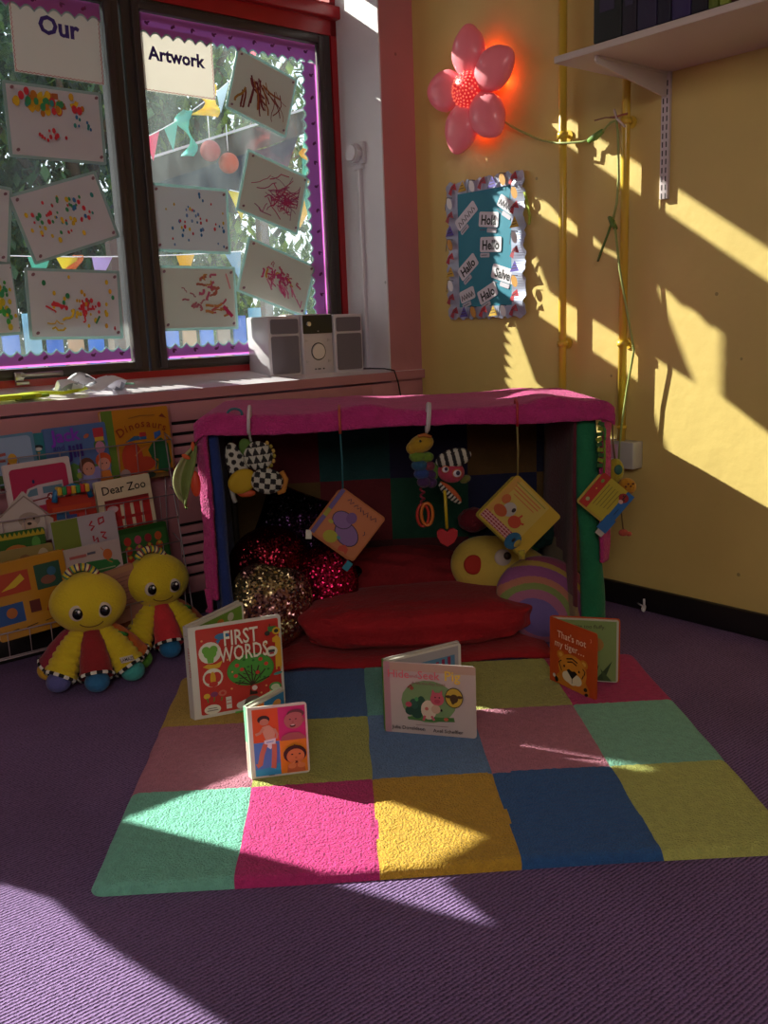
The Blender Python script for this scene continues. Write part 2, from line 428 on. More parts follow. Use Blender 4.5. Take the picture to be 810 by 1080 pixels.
b = B(); b.box(((WX0-3.04)/2, GY+.03, 2.45), (WX0*-1-3.04, .004, .19), MG); b.box(((-2.84+WX1)/2, GY+.03, 2.45), (2.84+WX1, .004, .19), MG); b.obj('top_light_pane', wroot)
# casement stay on the left pane
b = B(); mm = mat('b9b5ae', .3, metal=.9)
b.box((-1.665, GY-.047, .918), (.03, .012, .03), mm, bev=.003); b.cyl((-1.655, GY-.055, .921), (-1.655, GY-.03, .921), .011, mm)
b.tube([(-1.66, GY-.058, .921), (-1.6, GY-.06, .922), (-1.515, GY-.06, .922)], [.006, .0075, .0085], mm)
b.box((-1.655, GY-.045, .895), (.045, .02, .012), mm, bev=.002); b.obj('window_handle', wroot)

# ------------------------------------------------------------------ slotted radiator cover in the wall below the sill
rc = thing('radiator_cover', 'pink painted slotted panel set under the window sill behind den and book rack', 'radiator cover', (0, 0, 0), 0, 'room')
b = B(); 
zs = [.727, .687, .647, .607, .565]+[.352, .313, .274, .235, .196, .157]
edges = [.80]
X1_, X0_ = -.30, -1.235
def slat(z0, z1): b.box(((X0_+X1_)/2, -.012, (z0+z1)/2), (X1_-X0_, .014, z1-z0), M_PINK, bev=.002)
prev = .800
for z in zs:
    slat(z+.006, prev); prev = z-.006
slat(.09, prev)
b.box(((-2.3+X0_)/2, -.012, .445), (X0_+2.3, .014, .71), M_PINK, bev=.002)
b.box(((X1_-.02)/2, -.012, .445), (-.02-X1_, .014, .71), M_PINK, bev=.002)
b.obj('slotted_panel', rc)
b = B(); b.box(((X0_+X1_)/2, -.0025, .44), (X1_-X0_, .004, .70), mat('0c0808', .9)); b.obj('backing', rc)
b = B(); b.box((-1.2, -.011, .045), (2.4, .022, .088), mat('1a1718', .45), bev=.004); R_(b, 'baseboard_window')

# ------------------------------------------------------------------ outdoors
def leafmat(h1, h2):
    m = bpy.data.materials.new('leaves_'+h1); m.use_nodes = True; n = m.node_tree; lk = n.links.new
    b = n.nodes['Principled BSDF']; b.inputs['Roughness'].default_value = .6
    tc = n.nodes.new('ShaderNodeTexCoord'); ns = n.nodes.new('ShaderNodeTexNoise'); ns.inputs['Scale'].default_value = 3.5; ns.inputs['Detail'].default_value = 5
    lk(tc.outputs['Object'], ns.inputs['Vector']); rp = n.nodes.new('ShaderNodeValToRGB')
    rp.color_ramp.elements[0].position = .38; rp.color_ramp.elements[0].color = L(h1); rp.color_ramp.elements[1].position = .62; rp.color_ramp.elements[1].color = L(h2)
    lk(ns.outputs[0], rp.inputs[0]); lk(rp.outputs[0], b.inputs['Base Color'])
    ts = n.nodes.new('ShaderNodeBsdfTranslucent'); lk(rp.outputs[0], ts.inputs[0])
    ms = n.nodes.new('ShaderNodeMixShader'); ms.inputs[0].default_value = .45
    lk(b.outputs[0], ms.inputs[1]); lk(ts.outputs[0], ms.inputs[2]); lk(ms.outputs[0], n.nodes['Material Output'].inputs[0])
    return m
LM = [leafmat('22381e', '5f7c3c'), leafmat('1c3222', '4a7040'), leafmat('3a5628', '8aa048')]
def tree(x, y, h, r, nleaf, lm, label, seed, ls=.11, z0=1.0):
    random.seed(seed)
    t = thing('tree', label, 'tree', (x, y, -.6), 0, 'room', 'trees beyond the window')
    b = B(); b.tube([(0, 0, 0), (.05, .03, h*.4), (-.03, .06, h*.75)], [.14, .11, .05], mat('4a3a2c', .9, bump=.5))
    for k in range(6):
        a = k*1.05; b.tube([(0, 0, h*(.3+.06*k)), (math.cos(a)*r*.4, math.sin(a)*r*.4, h*(.5+.06*k)), (math.cos(a)*r*.75, math.sin(a)*r*.75, h*(.6+.06*k))], [.06, .04, .015], mat('4a3a2c', .9, bump=.5), seg=6)
    b.obj('trunk', t)
    bm = bmesh.new(); ls_ = ls
    clumps = [(random.gauss(0, r*.42), random.gauss(0, r*.42), z0+(h-z0)*random.random()) for _ in range(34)]
    for k in range(nleaf):
        c = random.choice(clumps); R2 = r*.32
        p = Vector((c[0]+random.gauss(0, R2), c[1]+random.gauss(0, R2), c[2]+random.gauss(0, R2*.8)))
        q = Matrix.Rotation(random.random()*6.3, 3, 'Z') @ Matrix.Rotation(random.random()*3.1, 3, 'X')
        s = ls_*(.6+.8*random.random())
        vs_ = [bm.verts.new(p+q @ Vector(v)*s) for v in ((0, -.5, 0), (.28, 0, .05), (0, .55, 0), (-.28, 0, .05))]
        bm.faces.new(vs_)
    me = bpy.data.meshes.new('foliage'); bm.to_mesh(me); bm.free(); me.materials.append(lm)
    f = bpy.data.objects.new('foliage', me); COL.objects.link(f); f.parent = t
    return t
b = B(); b.box((-1, 8.5, -.65), (30, 16.2, .1), mat('7d8068', .9, var=.2, vscale=2)); o = R_(b, 'ground', True)
tree(-.7, 5.2, 4.6, 1.05, 8000, LM[0], 'leafy green tree filling the left pane beyond the window', 1, z0=1.2)
tree(.45, 4.6, 4.3, .95, 8000, LM[1], 'darker green tree behind the central mullion of the window', 2, z0=1.5)
tree(1.5, 5.0, 4.6, 1.0, 4200, LM[2], 'bright yellow green tree seen at the right edge of the window', 3, z0=1.8)
tree(.1, 8.2, 6.2, 1.8, 11000, LM[1], 'far tree rising behind the nearer trees outside', 4, z0=.4, ls=.17)
tree(-1.9, 7.8, 6.2, 1.5, 8000, LM[1], 'far dark tree behind the leafy tree of the left pane', 6, z0=.4, ls=.17)
tree(3.4, 7.2, 5.4, 1.5, 6000, LM[0], 'far tree behind the bright tree at the window right', 5, z0=.4, ls=.15)

# ------------------------------------------------------------------ children's pictures and borders stuck to the inside of the glass
PY = GY-.004
def quad_frame(q):
    """q: four corners (x,z) TL,TR,BR,BL seen from the room -> matrix (u right, v up, n into the room), width, height"""
    tl, tr_, br, bl = [Vector((a, PY, c)) for a, c in q]
    ux = ((tr_-tl)+(br-bl)); wv = (ux.length/2); ux.normalize()
    vy = ((tl-bl)+(tr_-br)); h = vy.length/2; vy.normalize(); vy = (vy-ux*vy.dot(ux)).normalized()
    c = (tl+tr_+br+bl)/4; o = c-ux*wv/2-vy*h/2
    return c, ux, vy, wv, h
M_LAM = mat('a8c4c4', .15, trans=.35); M_SHEET = mat('f0edf3', .6, trans=.5); M_CREAM = mat('ebe7e2', .6, trans=.48)
def dots(rng, n, cx, cy, sx, sy, cols, r=.016):
    o = []
    for _ in range(n):
        x = min(.93, max(.07, rng.gauss(cx, sx))); y = min(.92, max(.08, rng.gauss(cy, sy)))
        q = r*rng.uniform(.6, 1.25); o.append(('e', x, y, q, q*1.45, rng.choice(cols)))
    return o
def scribble(rng, cx, cy, sx, sy, n, col, wd=.014, ang=None, ln=.25):
    o = []
    for _ in range(n):
        x = rng.gauss(cx, sx); y = rng.gauss(cy, sy); a = rng.gauss(ang, .2) if ang is not None else rng.random()*6.3
        pts = []
        for k in range(6):
            pts.append((min(.92, max(.08, x)), min(.9, max(.1, y)))); a += rng.gauss(0, .25 if ang is not None else .9)
            x += math.cos(a)*ln/6; y += math.sin(a)*ln/6*1.4
        o.append(('l', pts, wd*rng.uniform(.6, 1.3), rng.choice(col)))
    return o
def leaves(o_=.045):
    L_ = []
    for x, y in ((o_, 1-o_*1.3), (1-o_, 1-o_*1.3), (1-o_, o_*1.3), (o_, o_*1.3)): L_.append(('e', x, y, .022, .016, '8a5f72', .6))
    return L_
def sheet(name, q, label, cat, shapes, lam=True, m=M_SHEET, group=None):
    c, ux, vy, W_, H_ = quad_frame(q)
    t = thing(name, label, cat, tuple(c), 0, 'room', group)
    X = basis((0, 0, 0), ux, vy) @ TM((-W_/2, -H_/2, 0))
    if lam:
        b = B(); b.prism(rrect(W_*1.07, H_*1.09, .008, -W_*.035, -H_*.045), 0, .0007, M_LAM, X); b.obj('clear_sleeve', t)
    b = B(); b.prism(rect(0, 0, W_, H_), .0009, .0015, m, X); b.obj('paper_sheet', t)
    b = B(); art(b, X, shapes, W_, H_, z=.0017); b.obj('painting' if 'artwork' in name or 'painting' in name else 'lettering', t, recalc=False)
    return t
def zig(col):
    o = []
    for (x0, y0, x1, y1) in ((.01, .985, .99, .985), (.01, .015, .99, .015), (.012, .01, .012, .99), (.988, .01, .988, .99)):
        n = 44 if y0 == y1 else 32; pts = []
        for k in range(n+1):
            f = k/n; d = .008 if k % 2 else -.002
            pts.append((x0+(x1-x0)*f+(0 if y0 == y1 else d*(1 if x0 < .5 else -1)), y0+(y1-y0)*f+((d*1.4)*(1 if y0 < .5 else -1) if y0 == y1 else 0)))
        o.append(('l', pts, .007, col))
    return o
RED, YEL, GRN, BLU, TEAL = 'c8283c', 'd9b020', '2f8a5a', '2f6ea8', '2f8a8a'
rg = random.Random(5)
sheet('title_sheet', [(-1.543, 2.172), (-1.226, 2.159), (-1.233, 1.928), (-1.548, 1.926)], 'sheet with the purple word Our and red zigzag edge on the left pane', 'sign',
      zig('b8404a')+[('t', 'Our', .52, .58, .26, '3c2a7a', 0, .035, 1.0)], False, M_CREAM)
sheet('title_sheet', [(-1.089, 2.148), (-.776, 2.146), (-.779, 1.924), (-1.095, 1.926)], 'sheet with the purple word Artwork and red zigzag edge on the right pane', 'sign',
      zig('b8404a')+[('t', 'Artwork', .50, .50, .205, '3c2a7a', 0, .035, 1.0)], False, M_CREAM)
GP = 'paintings stuck on the window'
sheet('artwork_sheet', [(-1.579, 1.89), (-1.254, 1.886), (-1.266, 1.662), (-1.59, 1.663)], 'painting with thick yellow and orange blobs just under the word Our', 'painting',
      scribble(rg, .34, .80, .12, .05, 16, ['d9a818', 'c46a1c', 'a85a2a', 'd9b81c'], .05, 0, .12)+dots(rg, 34, .38, .78, .15, .08, [YEL, 'b8701c', RED, GRN, 'c99a20', TEAL], .03)+dots(rg, 9, .78, .55, .07, .06, [BLU, TEAL], .014)+dots(rg, 13, .42, .3, .10, .06, [RED], .016)+leaves(), group=GP)
sheet('artwork_sheet', [(-1.61, 1.521), (-1.299, 1.619), (-1.242, 1.405), (-1.543, 1.311)], 'tilted painting of scattered small dots in the middle of the left pane', 'painting',
      dots(rg, 62, .5, .55, .21, .18, [RED, YEL, GRN, GRN, BLU, YEL, RED, TEAL], .017)+leaves(), group=GP)
sheet('artwork_sheet', [(-1.574, 1.279), (-1.249, 1.269), (-1.26, 1.042), (-1.593, 1.051)], 'painting with red smears and yellow dots at the bottom of the left pane', 'painting',
      dots(rg, 26, .6, .55, .2, .22, [YEL, YEL, 'd9a018', GRN], .018)+scribble(rg, .22, .5, .06, .03, 5, [RED], .025, 0, .16)+scribble(rg, .58, .36, .06, .05, 7, [RED], .022, None, .12)+dots(rg, 14, .62, .42, .13, .1, [RED], .017)+scribble(rg, .3, .2, .05, .05, 3, [YEL], .02)+scribble(rg, .9, .15, .02, .02, 2, [RED], .02, 0, .1)+[('e', .15, .82, .022, .03, '1f7a52'), ('e', .4, .63, .024, .03, '1f7a52'), ('l', [(.75, .32), (.7, .2)], .02, '1f7a52')]+leaves(), group=GP)
sheet('artwork_sheet', [(-1.95, 1.63), (-1.65, 1.50), (-1.607, 1.35), (-1.90, 1.31)], 'grey white sheet cut off by the left edge above the tilted dot painting', 'painting', dots(rg, 10, .4, .5, .2, .2, [RED, BLU])+leaves(), group=GP)
sheet('artwork_sheet', [(-1.762, 1.305), (-1.643, 1.292), (-1.622, 1.08), (-1.750, 1.058)], 'painting of green and yellow blobs cut off at the left edge', 'painting',
      dots(rg, 60, .5, .5, .26, .2, [GRN, YEL, '3a9a4a', 'c9b020'], .06)+leaves(), group=GP)
sheet('artwork_sheet', [(-2.03, 2.12), (-1.66, 2.13), (-1.66, 1.68), (-2.03, 1.66)], 'large pale sheet added on the unseen outer part of the left pane to block sun', 'painting', dots(rg, 30, .5, .5, .2, .2, [RED, YEL, BLU])+leaves(), group=GP)  # added out of view to block sun through this pane
sheet('artwork_sheet', [(-.654, 2.124), (-.39, 2.039), (-.468, 1.827), (-.728, 1.908)], 'tilted painting of dark red brush strokes at the upper right of the window', 'painting',
      scribble(rg, .42, .62, .1, .06, 17, ['7a1f2a', '8a3a22', 'a0602a', '6a1a2a'], .022, -1.15, .42)+scribble(rg, .2, .4, .02, .04, 3, ['7a2a22', 'a8782a'], .03, -1.3, .35)+scribble(rg, .72, .6, .05, .06, 5, ['8a2a2a', 'a05a4a'], .012, -1.1, .4)+leaves(), m=M_CREAM, group=GP)
sheet('artwork_sheet', [(-.64, 1.744), (-.362, 1.662), (-.435, 1.439), (-.706, 1.527)], 'tilted painting of magenta scribbles in the middle right of the window', 'painting',
      scribble(rg, .5, .5, .17, .14, 30, ['b03a78', 'c02f6a', 'a85a88'], .013, .1, .42)+scribble(rg, .6, .4, .12, .1, 26, ['c2286c', 'b84a80'], .014, None, .25)+leaves(), m=M_CREAM, group=GP)
sheet('artwork_sheet', [(-1.082, 1.594), (-.763, 1.584), (-.766, 1.357), (-1.086, 1.36)], 'level painting of evenly spread dots below the word Artwork', 'painting',
      dots(rg, 46, .55, .48, .22, .2, [RED, BLU, YEL, RED, '6a8ac0', BLU], .014)+leaves(), group=GP)
sheet('artwork_sheet', [(-1.073, 1.29), (-.752, 1.288), (-.755, 1.059), (-1.081, 1.064)], 'cream painting of pink and ochre smudges at the bottom beside the central mullion', 'painting',
      scribble(rg, .62, .7, .1, .07, 12, ['b8823a', 'a85a4a', 'b84a70'], .03, None, .16)+scribble(rg, .4, .45, .1, .1, 10, ['b06a78', 'a8506a'], .02, None, .12)+scribble(rg, .68, .3, .1, .07, 10, ['b8783a', 'b84a60'], .026, 0, .14)+[('l', [(.82, .36), (.94, .18)], .045, 'b8205a'), ('l', [(.88, .92), (.93, .66)], .02, 'e08a94')]+leaves(), m=M_CREAM, group=GP)
sheet('artwork_sheet', [(-.661, 1.403), (-.346, 1.298), (-.424, 1.098), (-.731, 1.21)], 'tilted painting of pink and gold strokes directly above the stereo', 'painting',
      scribble(rg, .52, .55, .16, .07, 26, ['c02a70', 'c8962a', 'b8506a', 'c43a80'], .022, None, .18)+scribble(rg, .6, .35, .14, .1, 16, ['c83a80', 'd07aa0'], .016, -.9, .2)+leaves(), m=M_CREAM, group=GP)
# added unseen sheets, cut to shape the sun patches on the floor
def sun_mask_sheet(pts, label):
    cx = sum(p[0] for p in pts)/len(pts); cz = sum(p[1] for p in pts)/len(pts)
    b = B(); b.prism([(x-cx, z-cz) for x, z in pts], 0, .0008, mat('d8d4d8', .7), basis((0, 0, 0), (1, 0, 0), (0, 0, 1)))
    o = b.obj('paper_sheet'); place(o, (cx, PY-.002, cz), 0, 'room'); tag(o, label, 'sun mask sheet')
sun_mask_sheet([(-2.205, .945), (-2.425, .945), (-2.410, 1.14), (-2.435, 1.25), (-2.470, 1.35), (-2.51, 1.45), (-2.205, 1.45)], 'added sun mask sheet low on the third window pane, left of the picture')
sun_mask_sheet([(-2.775, 1.55), (-2.665, 1.43), (-2.50, 1.43), (-2.21, 1.44), (-2.21, 2.194), (-2.775, 2.194)], 'wide added sun mask sheet high on the third window pane, left of the picture')
sun_mask_sheet([(-3.022, 1.09), (-3.022, 2.19), (-3.40, 2.19), (-3.30, 1.80), (-3.20, 1.48), (-3.10, 1.23), (-3.05, 1.14)], 'added sun mask sheet on the fourth window pane, left of the picture')
sun_mask_sheet([(-2.078, 1.475), (-2.02, 1.475), (-2.02, 2.12), (-2.078, 2.12)], 'narrow added sun mask strip at the left edge of the second window pane')

# purple scalloped borders
M_PUR = mat('f0a8e8', .6, trans=.8, bump=.15, bscale=200)
def border(label, x0, x1, z0, z1, side, seed):
    """side: 't','b','r' = which edge of the pane it follows; scallops on the inner edge"""
    t = thing('scalloped_border', label, 'border', ((x0+x1)/2, PY-.001, (z0+z1)/2), 0, 'room', 'purple scalloped borders')
    cx, cz = (x0+x1)/2, (z0+z1)/2; rngb = random.Random(seed)
    ln = (x1-x0) if side in 'tb' else (z1-z0); n = int(ln/.045)*8; pts = []; amp = .010
    def wv(k): return amp*abs(math.sin(math.pi*k/8.))*1.6
    if side == 't':
        pts = [(x0, z1), (x1, z1)]+[(x1-ln*k/n, z0+wv(k)) for k in range(n+1)]
    elif side == 'b':
        pts = [(x1, z0), (x0, z0)]+[(x0+ln*k/n, z1-wv(k)) for k in range(n+1)]
    else:
        pts = [(x1, z0), (x1, z1)]+[(x0+wv(k), z1-ln*k/n) for k in range(n+1)]
    X = basis((0, 0, 0), (1, 0, 0), (0, 0, 1))
    pp = [(x-cx, z-cz) for x, z in pts]
    b = B(); b.prism(pp, .001, .0022, M_PUR, X); b.obj('border_strip', t)
    # pale backing edge showing behind the scallops
    b = B(); off = {'t': (0, -.007), 'b': (0, .007), 'r': (-.007, 0)}[side]
    b.prism([(x+off[0], z+off[1]) for x, z in pp], 0, .0008, mat('a8c0c4', .4, trans=.4), X); b.obj('pale_backing', t)
    b = B(); sh = []
    m_ = max(2, int(ln/.085))
    for k in range(m_):
        f = (k+.5+rngb.uniform(-.15, .15))/m_
        px, pz = ((x0+ln*f, z0+(z1-z0)*.55) if side in 'tb' else (x0+(x1-x0)*.6, z0+ln*f)); a = rngb.random()*3
        S = X @ TM((0, 0, .0026))
        vs_ = [b.bm.verts.new(S @ Vector((p[0], p[1], 0))) for p in circ(px-cx, pz-cz, .009, .0055, 10, a)]
        f_ = b.bm.faces.new(vs_); f_.material_index = b.mi('6e2460')
        b.bm.faces.new([b.bm.verts.new(S @ Vector((p[0], p[1], .0001))) for p in circ(px-cx+.008, pz-cz+.004, .007, .003, 8, a+1)]).material_index = b.mi('6e2460')
    b.obj('leaf_print', t, recalc=False)
border('purple scalloped paper strip across the top of the right pane', -1.083, -.288, 2.118, 2.193, 't', 1)
border('purple scalloped paper strip down the right side of the window', -.362, -.288, .948, 2.12, 'r', 2)
border('purple scalloped paper strip along the bottom of the right pane', -1.083, -.365, .948, 1.0, 'b', 3)
border('purple scalloped paper strip along the bottom of the left pane', -2.07, -1.225, .948, 1.0, 'b', 4)
border('purple scalloped paper strip across the top of the left pane', -2.07, -1.225, 2.135, 2.193, 't', 5)

# ------------------------------------------------------------------ bunting, streamers, fence and canopy outside
def bunting(label, p0, p1, sag, cols, size, fr_=0, seed=1, drop=1.35):
    t = thing('bunting', label, 'bunting', p0, 0, 'room', 'bunting outside the window')
    P0 = Vector((0, 0, 0)); P1 = Vector(p1)-Vector(p0); n = len(cols)*2+1
    def pt(f): return P0.lerp(P1, f)+Vector((0, 0, -4*sag*f*(1-f)))
    b = B(); b.tube([pt(i/24) for i in range(25)], .003, 'e8eef0', seg=5); b.obj('string', t)
    rngb = random.Random(seed)
    for i, c in enumerate(cols):
        f = fr_[i] if fr_ else (i+.5)/len(cols)+rngb.uniform(-.1, .1)/len(cols); p = pt(f); dx = (P1-P0).normalized()*size/2
        b = B(); a = p-dx; q = p+dx; d = p+Vector((rngb.uniform(-.3, .3)*size, rngb.uniform(-.2, .2)*size, -size*drop))
        mm_ = mat(c, .6, trans=.4); nrm = Vector((.004, .004, 0))
        vs_ = [b.bm.verts.new(v) for v in (a, q, d)]; ws = [b.bm.verts.new(v+nrm) for v in (a, q, d)]
        b.bm.faces.new(vs_); b.bm.faces.new(ws[::-1])
        for k in range(3): b.bm.faces.new((vs_[k], vs_[(k+1) % 3], ws[(k+1) % 3], ws[k]))
        for f_ in b.bm.faces: f_.material_index = b.mi(mm_)
        b.obj('pennant', t)
bunting('string of teal, yellow and lilac pennants low behind the left pane', (-1.55, 1.6, 1.44), (.3, 1.6, 1.49), .03, ['e04a90', '58b8a8', 'd9d040', 'c0b4e0', 'e8c020', '8ab8d0'], .11, fr_=[.12, .27, .345, .445, .70, .86], seed=3)
bunting('string of pink, teal and yellow pennants rising behind the word Artwork', (-.55, 1.6, 1.98), (.25, 1.6, 2.50), .05, ['e04a80', '58c0b0', 'c8e0e8', 'e0e8ec'], .10, fr_=[.20, .34, .75, .92], seed=4)
bunting('string of pennants hanging at the right edge of the window', (.05, 1.6, 1.80), (.48, 1.2, 1.72), .02, ['d8d030', 'c0d0e8', 'e8c860', 'd83a70'], .11, fr_=[.08, .45, .70, .88], seed=6)
def streamer(label, p, ln, col, wd=.05, seed=1):
    rngb = random.Random(seed); b = B()
    pts = [(Vector((0, 0, 0))+Vector((math.sin(k*.9+seed)*.03, 0, -ln*k/8))) for k in range(9)]
    def f(u, v):
        k = min(7, int(u*8)); p_ = pts[k].lerp(pts[k+1], u*8-k); return p_+Vector((wd*(v-.5)*(1+.3*math.sin(u*7)), .02*math.sin(u*9+v*3), 0))
    b.grid(f, 24, 3, mat(col, .6, trans=.4)); o = b.obj('streamer', solid=.002); place(o, p, 0, 'room'); tag(o, label, 'streamer', 'streamers outside the window')
streamer('hot pink streamer hanging at the top of the right pane beyond the glass', (-.30, .75, 2.36), .26, 'f0508c', .09, 2)
streamer('long pink streamer behind the right edge of the brush stroke painting', (-.05, .55, 2.16), .34, 'f0607c', .07, 5)
streamer('yellow crumpled streamer hanging below the word Artwork', (-.23, 1.3, 2.26), .16, 'e8d020', .12, 3)
streamer('teal twisted streamer beside the yellow one below the word Artwork', (-.35, 1.3, 2.12), .22, '58c0b0', .05, 9)
streamer('yellow rag hanging beyond the right window edge', (.02, .75, 1.88), .16, 'e8c820', .08, 4)
streamer('teal streamer hanging near the right window edge', (.05, .85, 2.0), .45, '58c0b0', .05, 7)
streamer('orange striped streamer hanging below the tilted dot painting', (-.88, 1.6, 1.44), .2, 'e07a30', .05, 8)
# fence of blue and timber boards
t = thing('garden_fence', 'low fence of blue and timber boards seen along the bottom of the window', 'fence', (0, 2.6, -.6), 0, 'room')
for k in range(38):
    x = -2.2+k*.13; hgt = 1.68+.05*((k*7) % 3)
    c = ['2f6ac8', 'b89a78', '3a7ad8', '9a8a78', '2f6ac8', '7ab0c8'][k % 6]
    b = B(); b.box((x, 0, hgt/2), (.10, .022, hgt), mat(c, .7, var=.1), bev=.006); b.obj('board', t)
b = B(); b.box((.2, .025, .5), (5.0, .03, .08), 'a08868'); b.box((.2, .025, 1.3), (5.0, .03, .08), 'a08868'); b.obj('rail', t)
# added unseen canvas panel, placed and notched to block sun through the left pane
t = thing('added_sun_screen', 'added canvas panel on two posts, blocking the sun left of the view', 'sail', (-2.46, 2.2, -.6), 0, 'room')
b = B(); b.grid(lambda u, v: Vector((-.42+.84*u, .02*math.sin(u*6), (3.04 if -.29 < -.42+.84*u < -.13 else 2.93)+(4.40-(3.04 if -.29 < -.42+.84*u < -.13 else 2.93))*v)), 48, 6, mat('8a8474', .9)); b.obj('canvas', t, solid=.006)
b = B(); b.tube([(-.43, .03, 0), (-.43, .03, 4.4)], .025, '6a6058'); b.tube([(.43, .03, 0), (.43, .03, 4.4)], .025, '6a6058'); b.obj('post', t)
# dark canvas canopy on a sloping pole
t = thing('canopy', 'dark blue canvas canopy with a sloping brown beam beyond the right pane', 'canopy', (.1, 2.2, 0), 0, 'room')
b = B(); b.box((.30, 0, 2.14), (1.30, .05, .13), mat('2c201c', .8, var=.15), rot=(0, -.33, 0)); b.obj('beam', t)
b = B(); b.box((.28, -.01, 2.213), (1.30, .07, .014), 'b8b4b8', rot=(0, -.33, 0)); b.obj('rail', t)
def cv(u, v): return Vector((-.32+1.2*u, .03+.35*v, 1.90+.36*u-(.10+.34*u)*v+.012*math.sin(u*14)))
b = B(); b.grid(cv, 16, 6, mat('10183a', .9)); b.obj('canvas', t, solid=.004)
b = B(); b.box((.6, .1, .6), (.06, .06, 2.8), '54423c'); b.box((-.45, .1, .5), (.06, .06, 2.2), '54423c'); b.obj('post', t)
for (x, z, c, l_) in ((.24, 1.78, '8a1c1c', 'red ball hanging under the canopy beyond the window'), (.36, 1.72, 'a03a14', 'orange ball hanging under the canopy beyond the window')):
    b = B(); b.ell((0, 0, 0), (.06, .06, .06), mat(c, .7)); b.tube([(0, 0, .07), (0, 0, .22)], .003, 'dddddd')
    o = b.obj('hanging_ball'); place(o, (x-.05, 2.02, z+.30), 0, 'room'); tag(o, l_, 'ball')

# ------------------------------------------------------------------ things on the sill
def speaker(x, y, rz, label):
    t = thing('speaker', label, 'speaker', (x, y, .852), rz, 'room')
    W, D, H = .150, .17, .242
    b = B(); b.box((0, D/2, H/2), (W, D, H), mat('c9c4cc', .35, metal=.1), bev=.006); b.obj('cabinet', t)
    X = basis((0, 0, 0), (1, 0, 0), (0, 0, 1))
    gm = mat('77727c', .6, metal=.2, bump=.4, bscale=900)
    b = B(); b.prism(rrect(W-.022, .150, .008, -(W-.022)/2, .013), .0, .004, gm, X); b.obj('woofer_grille', t)
    b = B(); b.prism(rrect(W-.022, .058, .008, -(W-.022)/2, .172), .0, .004, gm, X); b.obj('tweeter_grille', t)
    return t
speaker(-.648, .10, -.04, 'left silver speaker of the stereo on the window sill')
speaker(-.342, .075, .0, 'right silver speaker of the stereo on the window sill')
t = thing('music_player', 'silver and black stereo unit standing between the two speakers on the sill', 'stereo', (-.495, .085, .852), -.02, 'room')
W, D, H = .150, .18, .246
b = B(); b.box((0, D/2, H/2), (W, D, H), mat('c6c0c8', .35, metal=.15), bev=.005); b.obj('body', t)
X = basis((0, 0, 0), (1, 0, 0), (0, 0, 1))
b = B(); b.prism(rrect(W-.006, .074, .005, -(W-.006)/2, .168), 0, .004, mat('141216', .35), X); b.obj('display_panel', t)
b = B(); b.cyl((-.048, -.004, .207), (-.048, -.014, .207), .009, mat('b8b4ba', .25, metal=.6)); b.obj('knob', t)
b = B(); b.tube([(math.cos(a*math.pi/16)*.034, -.0005, .095+math.sin(a*math.pi/16)*.034) for a in range(32)], .0022, mat('3a363c', .3), closed=True)
b.cyl((0, -.0, .095), (0, -.004, .095), .031, mat('d2ccd4', .3, metal=.2), seg=32); b.obj('volume_dial', t)
b = B()
for (x, z, wd) in ((-.018, .024, .006), (.0, .024, .013), (.022, .024, .006)): b.box((x, -.001, z), (wd, .004, .005), '2a262c')
b.box((.0, -.004, .177), (.006, .003, .004), 'a8a4aa')
b.obj('socket', t)
b = B()
for (x, z) in ((-.055, .14), (.055, .14), (-.055, .055), (.055, .055)):
    b.prism([(x-.009, z-.006), (x+.009, z), (x-.009, z+.006)], 0, .0025, mat('b8b2ba', .3, metal=.2), X)
b.obj('button', t)
b = B(); b.tube([(-.262, .10, .862), (-.235, .05, .862), (-.205, .01, .860), (-.185, -.028, .852), (-.170, -.034, .80), (-.150, -.034, .70), (-.14, -.034, .5)], .0032, mat('120e10', .5), seg=6)
o = b.obj('power_cable'); place(o, (0, 0, 0), 0, 'room'); tag(o, 'black cable running from the right speaker over the sill edge', 'cable')
# lime lanyard and crumpled paper
b = B(); lm_ = mat('c6d41c', .5)
b.tube([(-1.76, .02, .858), (-1.72, .09, .865), (-1.66, .07, .868), (-1.60, .03, .864), (-1.54, .05, .867), (-1.49, .09, .872)], [.006]*6, lm_)
b.box((-1.765, .03, .864), (.17, .07, .014), lm_, bev=.005, rot=(0, 0, .1)); b.box((-1.70, .012, .862), (.1, .02, .01), mat('7f9c14', .5), rot=(0, 0, .3))
o = b.obj('lanyard'); place(o, (0, 0, 0), 0, 'room'); tag(o, 'lime green strap lying on the left end of the window sill', 'strap')
t = thing('paper_cutout', 'crumpled white paper cut out with grey stripes on the window sill', 'paper', (-1.50, .055, .868), 0, 'room')
rgp = random.Random(8)
def pc(u, v): return Vector((-.11+.24*u, -.045+.10*v, .012+.016*math.sin(u*9+v*4)+.012*math.sin(v*7)+.022*u*(1-u)*4*v))
b = B(); b.grid(pc, 18, 10, mat('dcdce8', .5), mfn=lambda u, v: mat('8c90a0', .5) if (int((u+v*.35)*11) % 3 == 0 and .15 < v < .9) else mat('dfe0ea', .5)); b.obj('folded_sheet', t, solid=.0015)
b = B(); b.tube([(.11, .01, .008), (.14, .03, .01), (.17, .005, .008), (.16, -.02, .008), (.13, -.01, .008)], .002, '5f9a80'); b.obj('thread', t)

